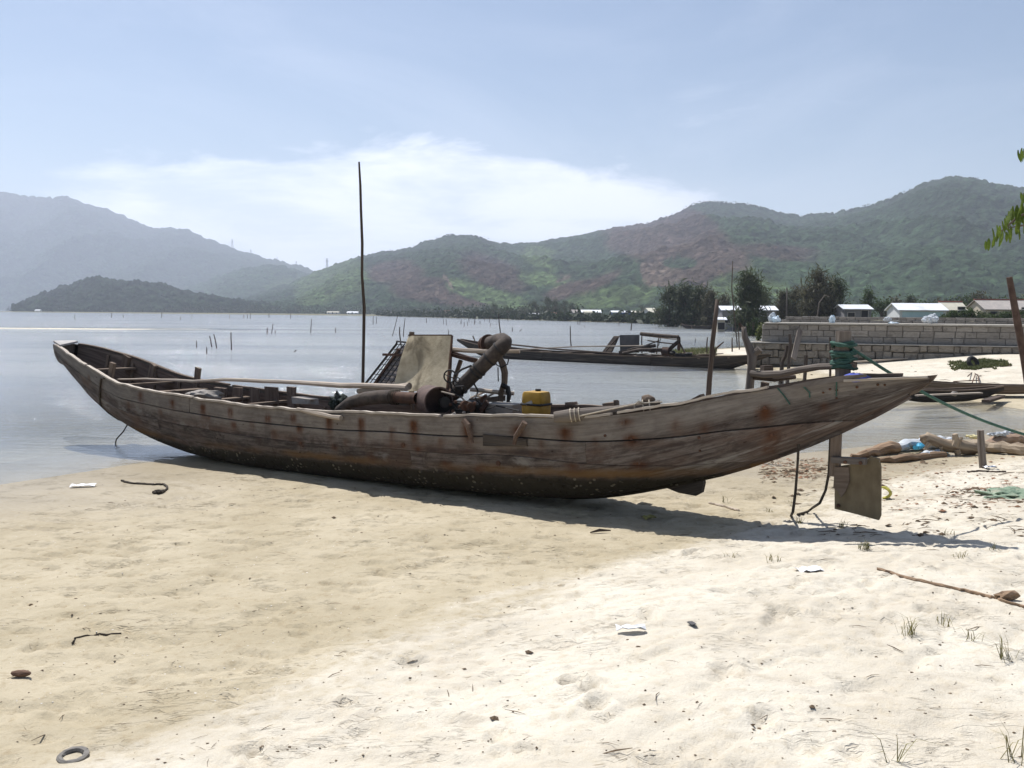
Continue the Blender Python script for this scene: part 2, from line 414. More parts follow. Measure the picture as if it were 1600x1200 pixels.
# the far beach and flats: dry and pale above, damp near the water
wet = np.where(SF > -.5, np.maximum(sstep(3.0, .3, SF), 0), wet)
GRASSY = sstep(.5, 2.5, SH + 2 * (fbm(GX * .05, GY * .05, 3, 77) - .35)) * .95
GRASSY = np.maximum(GRASSY, sstep(112, 135, GY))
t = NT('sand'); v = t.co('Object')
wa = t.attr('wet').outputs['Fac']; da = t.attr('damp').outputs['Fac']; gr = t.attr('grassy').outputs['Fac']
n1 = t.noise(v, 1.3, 6, .62); n2 = t.noise(v, 14, 6, .7); n3 = t.noise(v, 160, 3, .6)
dry = t.mix(t.rng(n1, .3, .7), (.54, .495, .41), (.665, .625, .535)); dry = t.mix(t.rng(n2, .45, .75), dry, (.54, .48, .375))
stk = t.noise(t.co('Object', (1.2, 3.4, 1)), 2.2, 6, .68, .6); dry = t.mix(t.mth('MULTIPLY', t.rng(stk, .54, .70), .55), dry, (.44, .385, .31))
wetc = t.mix(t.rng(n1, .32, .68), (.372, .320, .218), (.480, .422, .308)); wetc = t.mix(t.rng(n2, .5, .8), wetc, (.29, .23, .14))
f = t.rng(t.mth('ADD', wa, t.mth('MULTIPLY', t.mth('SUBTRACT', n2, .5), .5)), .25, .85)
col = t.mix(f, dry, wetc)
col = t.mix(t.mth('MULTIPLY', da, .62), col, (.22, .175, .105))
vb = t.vor(v, 34); spk = t.rng(vb, .07, .03); spk = t.mth('MULTIPLY', spk, t.rng(t.noise(v, 3.1, 3), .5, .62))
col = t.mix(spk, col, (.10, .07, .04))
mk = t.vor(t.co('Object', (.55, 1.9, 1), (2.2, .4, 0)), 7.5); mk = t.mth('MULTIPLY', t.rng(mk, .16, .06), t.rng(t.noise(v, 1.9, 4, .6), .46, .62)); mk = t.mth('MULTIPLY', mk, t.rng(n2, .38, .55))
col = t.mix(t.mth('MULTIPLY', mk, .62), col, (.13, .095, .055))
vw = t.vor(t.co('Object', (1, 1, 1), (5.3, 1.7, 0)), 27); col = t.mix(t.mth('MULTIPLY', t.mth('MULTIPLY', t.rng(vw, .05, .02), wa), .8), col, (.75, .70, .62))
col = t.mix(gr, col, t.mix(n2, (.055, .068, .03), (.10, .10, .05)))
grain = t.mix(t.mth('MULTIPLY', n3, .35), col, (.30, .22, .13))
mr = t.n('ShaderNodeMapping'); t.l(v, mr.inputs[0]); mr.inputs['Rotation'].default_value = (0, 0, -.70); mr.inputs['Scale'].default_value = (1, 4.2, 1)
def groove(sc, th):
    a = t.mth('ABSOLUTE', t.mth('SUBTRACT', t.noise(mr.outputs[0], sc, 4, .6, .25), .5)); return t.rng(a, th, 0)
gv = t.mth('MULTIPLY', groove(2.3, .030), t.rng(t.noise(v, 1.7, 4, .6), .52, .66)); gv2 = t.mth('MULTIPLY', groove(6, .035), t.rng(t.noise(v, 2.9, 3, .6), .55, .66))
gg = t.mth('MAXIMUM', gv, gv2); grain = t.mix(t.mth('MULTIPLY', gg, .20), grain, (.20, .155, .095))
cl_ = t.noise(v, 48, 4, .75)
hgt = t.mth('SUBTRACT', t.mth('ADD', t.mth('MULTIPLY', n2, .7), t.mth('ADD', t.mth('MULTIPLY', n3, .10), t.mth('MULTIPLY', cl_, .3))), t.mth('MULTIPLY', gg, .55))
SAND = t.fin(grain, t.rng(da, 0, 1, .93, .38), t.bump(hgt, .62, .033), 0, .35)
V = np.stack([GX, GY, H2], -1).reshape(-1, 3)
ground = rawmesh('ground', V, quads(*GX.shape), SAND, {'wet': wet, 'damp': damp * (SN > -2) , 'grassy': GRASSY})
tag(ground, 'pale dry and tan wet sand beach running down into the lagoon', None, None, 'structure')
def gz(x, y):
    """height of the finished ground"""
    i = min(max(np.searchsorted(gxs, x) - 1, 0), len(gxs) - 2); j = min(max(np.searchsorted(gys, y) - 1, 0), len(gys) - 2)
    a = (x - gxs[i]) / (gxs[i + 1] - gxs[i]); b = (y - gys[j]) / (gys[j + 1] - gys[j])
    return float((H2[i, j] * (1 - a) + H2[i + 1, j] * a) * (1 - b) + (H2[i, j + 1] * (1 - a) + H2[i + 1, j + 1] * a) * b)
def on(px, py, it=14):
    """the point of the ground seen at a place in the photograph"""
    z = .2
    for _ in range(it):
        p = G(px, py, z); z = .5 * z + .5 * gz(p.x, p.y)
    return Vector((p.x, p.y, gz(p.x, p.y)))

# ------------------------------------------------------------------ water
wxs = axis(-9, 12, .22, -7000, 7000, 1.05); wys = axis(8, 24, .22, -60, 8200, 1.05)
WX, WY = np.meshgrid(wxs, wys, indexing='ij')
hb, _, _, _, _ = ground_h(WX, WY)
depth = np.clip(-hb, 0, 3)
t = NT('lagoon_water')
v = t.co('Generated'); tcw = t.n('ShaderNodeTexCoord'); mp = t.n('ShaderNodeMapping'); t.l(tcw.outputs['Object'], mp.inputs[0])
mp.inputs['Rotation'].default_value = (0, 0, .12); mp.inputs['Scale'].default_value = (.5, 2.0, 1)
w1 = t.noise(mp.outputs[0], 3.4, 4, .58, .35); w2 = t.noise(mp.outputs[0], .55, 3, .5, .3); w3 = t.noise(mp.outputs[0], 12, 2, .5, .2)
gust = t.rng(t.noise(mp.outputs[0], .045, 3, .55), .35, .68)
ca = t.attr('calm').outputs['Fac']
h = t.mth('ADD', t.mth('MULTIPLY', w1, 1.0), t.mth('ADD', t.mth('MULTIPLY', w2, 1.6), t.mth('MULTIPLY', w3, .10)))
bp = t.n('ShaderNodeBump'); bp.inputs['Distance'].default_value = .19; t.l(h, bp.inputs['Height'])
t.l(t.mth('MULTIPLY', t.mth('ADD', t.mth('MULTIPLY', gust, .6), .4), ca), bp.inputs['Strength'])
fr = t.n('ShaderNodeFresnel'); fr.inputs['IOR'].default_value = 1.33; t.l(bp.outputs[0], fr.inputs['Normal'])
gl = t.n('ShaderNodeBsdfGlossy'); gl.inputs['Roughness'].default_value = .06; gl.inputs['Color'].default_value = (.94, .96, 1, 1); t.l(bp.outputs[0], gl.inputs['Normal'])
tr = t.n('ShaderNodeBsdfTransparent'); t.l(t.mix(t.attr('depth').outputs['Fac'], (.97, .98, .96), (.55, .68, .64)), tr.inputs['Color'])
df = t.n('ShaderNodeBsdfDiffuse'); df.inputs['Color'].default_value = (.30, .315, .325, 1)
m1 = t.n('ShaderNodeMixShader'); t.l(t.attr('turbid').outputs['Fac'], m1.inputs[0]); t.l(tr.outputs[0], m1.inputs[1]); t.l(df.outputs[0], m1.inputs[2])
m2 = t.n('ShaderNodeMixShader'); t.l(fr.outputs[0], m2.inputs[0]); t.l(m1.outputs[0], m2.inputs[1]); t.l(gl.outputs[0], m2.inputs[2])
t.l(m2.outputs[0], t.out.inputs['Surface'])
WATER = t.m
V = np.stack([WX, WY, np.zeros_like(WX)], -1).reshape(-1, 3)
water = rawmesh('water', V, quads(*WX.shape), WATER, {'depth': np.clip(depth / .8, 0, 1), 'turbid': .95 * (1 - np.exp(-depth * 3.0)), 'calm': .12 + .88 * sstep(.02, .35, depth)})
tag(water, 'calm rippled blue grey lagoon', None, None, 'structure')

# ------------------------------------------------------------------ hills
def project(V):
    d = V - np.array(EYE); z = d @ np.array(FWD)
    return 800 + FOC * (d @ np.array(RGT)) / z, 600 - FOC * (d @ np.array(UPV)) / z
t = NT('hill_forest'); v = t.co('Object')
ca = t.attr('tone').outputs['Color']
n1 = t.noise(v, .06, 5, .7); n2 = t.noise(v, .012, 4, .6); vo = t.vor(v, .085)
c = t.mix(t.rng(n1, .35, .68), t.mix(.5, ca, (.025, .04, .02), 'MULTIPLY'), ca)
hs = t.n('ShaderNodeHueSaturation'); t.l(c, hs.inputs['Color']); t.l(t.rng(t.mth('ADD', t.mth('MULTIPLY', n2, .5), t.mth('MULTIPLY', t.rng(vo, 0, .8), .5)), .2, .8, 1.25, .6), hs.inputs['Value'])  # value drops between voronoi crowns: shade between treetops put into the colour
HILL = t.fin(hs.outputs[0], .95, t.bump(t.mth('ADD', n1, t.mth('MULTIPLY', vo, -.6)), .9, 9.0), 0, .05)
FOREST, LIGHT, BROWN, TAN = np.array((.040, .070, .035)), np.array((.095, .145, .055)), np.array((.094, .068, .056)), np.array((.16, .12, .096))
def hill(name, label, ridge, nu, nv, back, seed, spur, canopy, patches=(), base=FOREST, p_exp=1.0, cscale=.06, crown=8.5):
    """ridge: (photo x, photo y of the skyline, distance of the ridge, distance of the foot)"""
    R_ = np.array(ridge, float); px = np.linspace(R_[0, 0], R_[-1, 0], nu)
    from_ = lambda c: np.interp(px, R_[:, 0], R_[:, c])
    sm = lambda a, k: np.convolve(np.pad(a, k, mode='edge'), np.ones(2 * k + 1) / (2 * k + 1), 'valid')
    py = sm(from_(1), max(2, nu // 160)); dr = sm(from_(2), nu // 40); dfo = sm(from_(3), nu // 40)
    ridge_p = np.array([D(a, b, c)[:] for a, b, c in zip(px, py, dr)])
    foot_p = np.array([D(a, 490, c)[:] for a, c in zip(px, dfo)]); foot_p[:, 2] = -1.5
    vv = np.linspace(0, 1, nv)
    P = foot_p[:, None] * (1 - vv)[None, :, None] + ridge_p[:, None] * vv[None, :, None]
    prof = vv ** p_exp
    P[..., 2] = -1.5 + (ridge_p[:, 2][:, None] + 1.5) * prof[None]
    q = np.abs(fbm(P[..., 0] * spur[1] + P[..., 1] * spur[1] * .25, P[..., 1] * spur[1] * .35, 4, seed) - .5) * 2
    zr = np.maximum(ridge_p[:, 2], 5)[:, None]
    P[..., 2] -= spur[0] * zr * (q - .15) * (vv * (1 - vv) * 4)[None] ** .8 * .5
    cs = crown; gx_, gy_ = P[..., 0] / cs, (P[..., 1] + P[..., 2] * .8) / cs; ix, iy = np.floor(gx_), np.floor(gy_); best = np.full(gx_.shape, 9.); bid = np.zeros(gx_.shape)
    for dx in (-1, 0, 1):
        for dy in (-1, 0, 1):
            cx_, cy_ = ix + dx, iy + dy; q_ = (cx_ + .15 + .7 * _h(cx_, cy_, seed) - gx_) ** 2 + (cy_ + .15 + .7 * _h(cx_, cy_, seed + 5) - gy_) ** 2
            m_ = q_ < best; best = np.where(m_, q_, best); bid = np.where(m_, _h(cx_, cy_, seed + 9), bid)
    dome = np.sqrt(np.clip(1 - best * 1.3, 0, 1)) * (.5 + .8 * bid)
    P[..., 2] += dome * cs * .55 * sstep(0, .03, vv)[None]
    can = fbm(P[..., 0] * cscale, P[..., 1] * cscale + P[..., 2] * cscale * .6, 3, seed + 3, .6) - .4
    P[..., 2] += canopy * can * sstep(0, .06, vv)[None]
    bk = P[:, -1:, :].copy(); bk[..., 1] += back; bk[..., 2] = -1.5
    P = np.concatenate([P, bk], 1); nv += 1
    V = P.reshape(-1, 3); qx, qy = project(V)
    bid = np.concatenate([bid, bid[:, -1:]], 1).ravel(); colr = np.tile(base, (len(V), 1)) * (.78 + .44 * bid)[:, None] * (.8 + .4 * fbm(V[:, 0] * .004, V[:, 2] * .012 + V[:, 1] * .003, 3, seed + 8))[:, None]
    wx = (fbm(V[:, 0] * .012, V[:, 1] * .012 + V[:, 2] * .02, 4, seed + 11) - .5)
    for cx, cy_, rx, ry, a, cc, soft in patches:
        u = (qx - cx) * math.cos(a) + (qy - cy_) * math.sin(a); w = -(qx - cx) * math.sin(a) + (qy - cy_) * math.cos(a)
        k = sstep(1 + soft, 1 - soft, (np.abs(u / rx) ** 2.6 + np.abs(w / ry) ** 2.6) + wx * .9)
        k = k * (.75 + .5 * fbm(V[:, 0] * .03, V[:, 1] * .03 + V[:, 2] * .05, 3, seed + 20)).clip(0, 1)
        colr = colr * (1 - k[:, None]) + cc * k[:, None]
    o = rawmesh(name, V, quads(nu, nv), HILL, None, True, colr)
    return tag(o, label, None, None, 'structure')
main_ridge = [(330, 484, 1900, 1150), (380, 470, 1950, 1050), (440, 450, 2000, 950), (490, 430, 2050, 900), (520, 419, 2050, 860), (560, 406, 2000, 820), (600, 396, 2000, 800), (640, 391, 1950, 780), (665, 381, 1900, 760), (700, 371, 1900, 740), (735, 373, 1900, 730), (752, 374, 1950, 720), (762, 381, 2000, 715), (800, 386, 2150, 700), (830, 384, 2200, 690), (880, 376, 2200, 680), (920, 368, 2200, 670), (960, 360, 2200, 660), (1020, 349, 2150, 650), (1060, 335, 2100, 640), (1085, 322, 2100, 635), (1105, 319, 2100, 630), (1150, 321, 2100, 620), (1180, 325, 2100, 610), (1215, 335, 2100, 600), (1250, 340, 2050, 600), (1290, 338, 2000, 600), (1340, 328, 1900, 600), (1380, 318, 1800, 600), (1420, 302, 1750, 600), (1450, 288, 1700, 600), (1490, 280, 1700, 600), (1520, 282, 1700, 600), (1560, 293, 1700, 600), (1600, 299, 1700, 600), (1700, 315, 1700, 600), (1900, 330, 1700, 600), (2200, 380, 1700, 600)]
patches = [(520, 440, 62, 30, -.25, LIGHT, .35), (640, 420, 70, 25, .15, FOREST * .85, .4), (620, 425, 45, 18, -.1, BROWN, .5), (700, 400, 60, 26, .1, FOREST, .4), (690, 455, 85, 20, .12, BROWN, .45), (770, 425, 55, 22, .35, BROWN * .8, .6), (762, 461, 72, 13, .30, LIGHT * 1.15, .15),
           (850, 403, 36, 17, .3, LIGHT, .35), (855, 436, 46, 11, .1, LIGHT * 1.1, .3), (910, 445, 60, 12, -.35, BROWN, .4), (930, 400, 70, 30, -.3, FOREST, .3), (1040, 375, 95, 38, .12, BROWN, .35), (1100, 408, 75, 45, .35, BROWN * 1.1, .35), (1080, 350, 40, 22, .3, BROWN * .85, .5), (1035, 425, 34, 23, .0, TAN, .12), (1062, 411, 26, 9, .05, FOREST, .2), (1150, 445, 48, 22, -.2, LIGHT * .9, .3), (960, 465, 70, 16, -.1, LIGHT * .85, .3), (1200, 452, 40, 18, .3, LIGHT, .3),
           (1230, 395, 70, 12, .1, BROWN * .8, .6), (1420, 400, 150, 60, -.2, FOREST * 1.15, .6), (1480, 330, 90, 40, .3, FOREST * .85, .6), (1320, 440, 110, 25, .1, FOREST * 1.35, .6), (700, 440, 14, 3, 1.0, TAN * 1.5, .2), (683, 455, 3, 8, .1, TAN * 1.6, .2), (880, 436, 12, 2.5, -.4, TAN * 1.2, .3)]
hill('hill', 'forested green hills with brown clearings behind the far shore', main_ridge, 1150, 330, 500, 3, (.85, .0045), 12, patches)
hill('hill', 'high blue hazy mountain on the far side of the lagoon',
     [(-700, 330, 4200, 2592), (-300, 296, 4200, 2520), (-60, 296, 4200, 2448), (0, 302, 4200, 2448), (40, 311, 4200, 2448), (75, 315, 4200, 2448), (100, 310, 4200, 2448), (125, 316, 4200, 2448), (150, 326, 4200, 2448), (200, 344, 4200, 2448), (240, 359, 4200, 2448), (290, 362, 4130, 2448), (340, 383, 4059, 2376), (400, 405, 3919, 2304), (440, 413, 3849, 2232), (470, 421, 3779, 2160), (495, 432, 3709, 2160), (530, 452, 3639, 2088), (600, 484, 3500, 2088)], 420, 130, 900, 15, (.55, .003), 26, (), FOREST * .8, 1.0, .028, 22.0)
hill('hill', 'soft green foothill between mountain and island hill',
     [(150, 487, 2772, 2070), (250, 468, 2772, 1980), (320, 444, 2772, 1890), (380, 424, 2772, 1800), (420, 418, 2772, 1800), (450, 421, 2772, 1800), (490, 436, 2772, 1710), (540, 455, 2688, 1710), (640, 487, 2604, 1710)], 240, 70, 500, 27, (.5, .004), 22, [(480, 455, 60, 18, .1, LIGHT * .8, .5)], FOREST, 1.0, .03, 16.0)
hill('hill', 'low dark wooded hill rising straight from the water',
     [(18, 487, 1250, 1000), (36, 479, 1250, 1000), (60, 467, 1280, 1000), (95, 456, 1300, 1000), (130, 445, 1300, 1000), (155, 440, 1300, 1000), (180, 443, 1300, 1000), (220, 446, 1300, 1000), (250, 450, 1300, 1000), (290, 460, 1300, 1000), (320, 467, 1300, 1000), (380, 478, 1250, 1000), (440, 486, 1200, 1000)], 420, 90, 200, 33, (.3, .012), 16, (), FOREST * .55, .75, .09, 9.0)

# ------------------------------------------------------------------ haze
t = NT('haze_air'); t.t.nodes.remove(t.b)
pv = t.n('ShaderNodeVolumePrincipled'); pv.inputs['Color'].default_value = (.77, .83, .98, 1); pv.inputs['Density'].default_value = .00019
pv.inputs['Anisotropy'].default_value = .25; t.l(pv.outputs[0], t.out.inputs['Volume'])
mb = MB(); mb.box((0, 4000, 299), (15400, 9200, 604)); hz = mb.build('haze', t.m); tag(hz, 'pale blue summer haze over the whole lagoon', None, None, 'stuff')

# ------------------------------------------------------------------ shared materials
STONE = plain('sea_wall_stone', (.19, .168, .142), (.265, .238, .205), 5, .95, .6, .03, c3=(.115, .10, .086))
BLOCK = plain('sea_wall_block', (.22, .198, .175), (.30, .275, .248), 5, .95, .4, .02, c3=(.165, .145, .128))
MORTAR = plain('old_mortar', (.16, .142, .122), (.22, .198, .172), 9, .95, .5, .02)
CAPM = plain('pale_cement', (.46, .43, .38), (.36, .33, .29), 4, .95, .3, .01)
BAGW = plain('white_sack', (.42, .46, .50), (.60, .62, .64), 9, .7, .5, .02)
BAGB = plain('pale_blue_sack', (.36, .50, .60), (.66, .70, .74), 4, .6, .5, .02)
BARK = plain('bark', (.10, .075, .055), (.17, .135, .105), 6, .95, .6, .02)
STAKE = wood('stake_wood', (.06, .045, .038), (.11, .085, .07), (.035, .028, .024))
STAKE2 = wood('grey_stake_wood', (.125, .105, .090), (.205, .175, .150), (.075, .06, .05))
SHADOWY = plain('dark_opening', (.02, .02, .022), (.03, .03, .032), 4)
def leafmat(name, c1, c2, trans=.25):
    if name in MATS: return MATS[name]
    t = NT(name); v = t.co('Object'); f = t.rng(t.noise(v, 1.1, 3, .6), .3, .7); c = t.mix(f, c1, c2)
    c = t.mix(t.rng(t.noise(v, 9, 2, .6), .35, .7), t.mix(.5, c, (.3, .3, .3), 'MULTIPLY'), c)
    t.fin(c, .6, None, 0, .2)
    tl = t.n('ShaderNodeBsdfTranslucent'); t.l(c, tl.inputs['Color']); mx = t.n('ShaderNodeMixShader'); mx.inputs[0].default_value = trans
    t.l(t.b.outputs[0], mx.inputs[1]); t.l(tl.outputs[0], mx.inputs[2]); t.l(mx.outputs[0], t.out.inputs['Surface'])
    MATS[name] = t.m; return t.m
PINE = leafmat('casuarina_needles', (.050, .068, .036), (.105, .122, .060))
PINE2 = leafmat('brown_casuarina_needles', (.080, .078, .045), (.130, .122, .070))
BUSHM = leafmat('bush_leaves', (.040, .068, .020), (.085, .125, .035))
BUSHL = leafmat('light_bush_leaves', (.11, .14, .035), (.19, .20, .06))
GRASSM = leafmat('beach_grass', (.075, .10, .032), (.15, .15, .065), .3)

# ------------------------------------------------------------------ sea wall of stone courses
WA, WB = Vector((9.25, 34.0, 0)), Vector((26.0, 28.6, 0))
wx_ = (WB - WA).normalized(); wy_ = Vector((-wx_.y, wx_.x, 0)); WL = (WB - WA).length
WR = math.atan2(wx_.y, wx_.x)
def wall_p(a, b, z): return WA + wx_ * a + wy_ * b + Vector((0, 0, z))
wall = thing('sea_wall', 'grey stone sea wall in two tiers above the far beach', 'wall', WA, WR)
RW = Matrix((wx_, wy_, Vector((0, 0, 1)))).transposed()
def stone_meshes(name, m, k, bev, jit):
    out = []
    for i in range(k):
        b = MB(); n = 0
        P = []
        for (y, s_) in ((-.5, 1 - bev), (-.36, 1.0), (.5, 1.0)):
            for sx, sz in ((-1, -1), (1, -1), (1, 1), (-1, 1)):
                P.append(Vector((sx * .5 * s_ + random.uniform(-jit, jit), y + random.uniform(-.05, .03), sz * .5 * s_ + random.uniform(-jit, jit))))
        b.v = P; b.f = [(0, 1, 2, 3)] + [(a + 4 * r + 0 * 0, 4 * r + (a + 1) % 4, 4 * r + 4 + (a + 1) % 4, 4 * r + 4 + a)[::-1] for r in range(2) for a in range(4)] + [(11, 10, 9, 8)]
        b.uv = [[(0, 0)] * 4 for _ in b.f]
        o = b.build(name, m); me = o.data; ROOTS.pop(o); bpy.data.objects.remove(o)
        out.append(me)
    return out
ROUGH = stone_meshes('stone', STONE, 6, .16, .055); FLAT = stone_meshes('stone', BLOCK, 5, .07, .02)
def course(meshes, name, parent, a0, a1, front, z0, z1, wmin, wmax, depth, gap, rough):
    a = a0
    while a < a1 - .1:
        w = min(random.uniform(wmin, wmax), a1 - a)
        if a1 - a - w < wmin * .5: w = a1 - a
        o = bpy.data.objects.new(name, random.choice(meshes)); COL.objects.link(o); o.parent = parent
        c = wall_p(a + w / 2, front + depth / 2 + random.uniform(-rough, rough), (z0 + z1) / 2 + random.uniform(-1, 1) * rough * .8)
        o.matrix_basis = ROOTS[parent].inverted() @ (Matrix.Translation(c) @ Matrix.Rotation(WR, 4, 'Z') @ Matrix.Rotation(random.uniform(-1, 1) * rough * 1.6, 4, 'Y') @ Matrix.Diagonal((w - gap, depth, (z1 - z0 - gap) * (1 + random.uniform(-5, 2.5) * rough), 1)))
        a += w
for z0, z1 in ((.12, .42), (.42, .70), (.70, .95)):
    course(ROUGH, 'stone', wall, random.uniform(-.25, -.05), 14.6, -.12, z0, z1, .18, .6, .32, .012, .024)
for z0, z1 in ((1.0, 1.23), (1.23, 1.46), (1.46, 1.66)):
    course(FLAT, 'block', wall, .30, 14.6, .12, z0, z1, .26, .75, .3, .002, .004)
mb = MB(); mb.box(wall_p(WL / 2 - .02, .62, .5), (WL, 1.2, 1.0), RW); mb.box(wall_p(WL / 2 + .2, 1.62, .83), (WL - .5, 2.6, 1.66), RW)
mb.build('core', MORTAR, wall)
mb = MB(); mb.box(wall_p(WL / 2, .0, .974), (WL + .2, .34, .035), RW, 1, .012); mb.build('ledge', CAPM, wall)
mb = MB(); mb.box(wall_p(WL / 2 + .16, 1.55, 1.70), (WL - .4, 2.98, .07), RW, 1, .01); mb.build('top_slab', CAPM, wall)
para = thing('parapet', 'low grey block parapet along the back of the sea wall', 'parapet', wall_p(.9, 3.1, 1.7), WR)
for z0, z1 in ((1.70, 1.84), (1.84, 1.97)):
    course(FLAT, 'block', para, .95 if z0 < 1.8 else 1.1, 15.0, 3.1, z0, z1, .3, .46, .18, .010, .008)
plank = MB().bar(G(1240, 561, .42), D(1251.5, 509, 33.75), .215, .04, (0, 1, .2), .01)
single('leaning_plank', plank, STAKE2, 'weathered plank leaning up against the grey sea wall', 'plank')
# sacks on the wall
def sack(px, py, d, r, m, label, sq=(1, .8, .8), seed=1, group=None):
    p = D(px, py, d); r *= .82; mb = MB(); mb.blob(p + Vector((0, 0, r * sq[2] * .9)), r, 3, .6, seed, sq, 3.2)
    if r > .16: mb.blob(p + Vector((r * .3, 0, r * sq[2] * 1.9)), r * .32, 1, .4, seed + 4, (1, 1, 1), 2)
    return single('sack', mb, m, label, 'sack', group, p)
sack(1206, 503, 35.2, .21, BAGW, 'upright white sack at the outer end of the sea wall', (.8, .7, 1.05), 3)
sack(1213, 504, 34.9, .20, BAGB, 'bluish white sack beside the upright one at the wall end', (1.0, .8, .75), 5)
sack(1300, 505, 34.4, .17, BAGB, 'blue and white sack standing alone on the wall above the post', (.75, .7, 1.15), 8)
sack(1387, 502, 34.6, .17, BAGW, 'slumped white sack between the lone blue one and the big pile', (1.2, .8, .6), 11)
sack(1396, 507, 33.4, .16, BAGB, 'flat pale blue sack lying below the slumped white one', (1.5, .8, .4), 12)
sack(1448, 504, 33.6, .19, BAGW, 'smaller white sack leaning on the big sack on the wall', (1.0, .8, .75), 15)
sack(1457, 505, 33.2, .24, BAGW, 'biggest white sack on the sea wall under the long shed', (1.0, .8, .85), 17)

# ------------------------------------------------------------------ houses and sheds
ROOFW = plain('white_sheet_roof', (.72, .73, .75), (.60, .62, .65), .8, .45, .1, .01, c3=(.5, .5, .5))
ROOFC = plain('cream_tile_roof', (.52, .49, .40), (.42, .40, .33), 2, .9, .3, .02)
ROOFG = plain('grey_tile_roof', (.36, .32, .29), (.27, .25, .235), 1.5, .9, .3, .02)
RIDGE = plain('red_ridge_tiles', (.36, .13, .09), (.25, .10, .08), 3, .9)
WALLW = plain('white_plaster', (.68, .69, .68), (.58, .60, .60), 1.2, .9, .1)
WALLT = plain('teal_plaster', (.35, .48, .50), (.42, .53, .54), 1.2, .9, .1)
WALLG = plain('grey_block_wall', (.15, .15, .16), (.22, .21, .21), 1.2, .95, .2)
WALLB = plain('blue_wall', (.09, .14, .32), (.12, .18, .37), .8, .85, .1)
WALLC = plain('cream_wall', (.52, .46, .37), (.42, .38, .31), 1, .9, .1)
ROOFR = plain('red_roof', (.40, .17, .13), (.31, .14, .11), 2, .9)
def house(label, pos, w, dep, hw, hr, rz, wm, rm, ridge=None, wins=3, name='house', over=.25, band=None):
    pos = Vector(pos); h = thing(name, label, 'house' if name == 'house' else 'shed', pos, rz)
    R3 = Matrix.Rotation(rz, 3, 'Z'); P = lambda x, y, z: pos + R3 @ Vector((x, y, z))
    mb = MB(); mb.box(P(0, 0, hw / 2 - .3), (w, dep, hw + .6), R3)
    for sx in (-1, 1):
        mb.poly([P(sx * w / 2, -dep / 2, hw), P(sx * w / 2, dep / 2, hw), P(sx * w / 2, 0, hw + hr)], .08, R3 @ Vector((-sx, 0, 0)))
    wl = mb.build('wall', wm, h)
    for sy in (-1, 1):
        mb = MB(); k = over / (dep / 2) * hr
        mb.poly([P(-w / 2 - over, sy * (dep / 2 + over), hw - k + .02), P(w / 2 + over, sy * (dep / 2 + over), hw - k + .02), P(w / 2 + over, sy * .01, hw + hr + .02), P(-w / 2 - over, sy * .01, hw + hr + .02)], .08, (0, 0, 1))
        ro = mb.build('roof_slope', rm, h)
    if ridge:
        MB().box(P(0, 0, hw + hr + .14), (w + 2 * over, .3, .14), R3).build('ridge', ridge, h)
    if band:
        MB().box(P(0, -dep / 2 - .01, hw * .62), (w - .6, .03, hw * .5), R3).build('painted_wall_panel', band, h)
    for i in range(wins):
        x = (i + .5) / wins * w - w / 2
        door = (i == wins // 2 and wins > 1)
        ww, wh, zc = (.8, 1.7, .85) if door else (.8, .8, hw * .55)
        f = MB().box(P(x, -dep / 2 - .045, zc), (ww + .14, .05, wh + .14), R3).build('door' if door else 'window', CAPM, h)
        MB().box(P(x, -dep / 2 - .075, zc), (ww, .02, wh), R3).build('leaf' if door else 'pane', SHADOWY, f)
    return h
def hpos(px, d, z=None):
    p = D(px, 490, d); return Vector((p.x, p.y, gz(p.x, p.y) if z is None else z))
def from_px(label, x0, x1, ytop, d, dep, hr, wm, rm, rz=0., z=None, **k):
    c = hpos((x0 + x1) / 2, d, z); w = (x1 - x0) / FOC * d; ztop = D((x0 + x1) / 2, ytop, d).z
    hw = max(1.2, ztop - hr - c.z); return house(label, c, w, dep, hw, hr, rz, wm, rm, **k)
from_px('long white shed with pale teal wall panel behind the sea wall', 1397, 1464, 475, 105, 5, .75, WALLW, ROOFW, -.12, wins=0, band=WALLT, name='shed')
from_px('small house with cream roof and red ridge beside the long white shed', 1470, 1498, 473, 108, 4, .9, WALLC, ROOFC, -.1, ridge=RIDGE, wins=2)
from_px('long house with grey tiled roof behind the green hedge', 1527, 1640, 470, 110, 6, 1.1, WALLC, ROOFG, -.1, ridge=RIDGE, wins=5)
from_px('low dark shed with a white roof just beyond the tall casuarina', 1312, 1352, 477, 112, 4, .5, WALLG, ROOFW, -.05, wins=2, name='shed')
from_px('grey block house with white roof between the two dark casuarinas', 1125, 1153, 479, 118, 4, .5, WALLG, ROOFW, -.05, wins=2)
from_px('white roofed house half hidden past the lone dark casuarina', 1185, 1207, 479, 118, 4, .5, WALLG, ROOFW, -.05, wins=2)
from_px('tiny lean-to with pale roof at the foot of the grey block house', 1120, 1131, 497, 108, 1.6, .2, WALLC, ROOFW, -.05, wins=1, name='shed')
from_px('blue shed with a bright white roof on the far shore', 955, 985, 486.5, 300, 6, .5, WALLB, ROOFW, 0, wins=2, name='shed')
from_px('low blue extension with cream roof beside the blue shed', 984, 998, 489, 300, 5, .5, WALLB, ROOFC, 0, wins=2, name='shed')
from_px('pale blue house with cream gable at the edge of the dark trees', 1009, 1022, 485.5, 290, 6, 1.4, WALLW, ROOFC, .3, wins=2)
from_px('long cream house left of the blue shed on the far shore', 905, 938, 488.5, 315, 6, .8, WALLC, ROOFW, 0, wins=4)
from_px('small grey house left of the long cream one', 893, 903, 489.5, 320, 5, 1.0, WALLG, ROOFG, .2, wins=2)
from_px('cream hut in front of the long cream house by the water', 913, 924, 494, 300, 3, .5, WALLC, ROOFC, 0, wins=1)
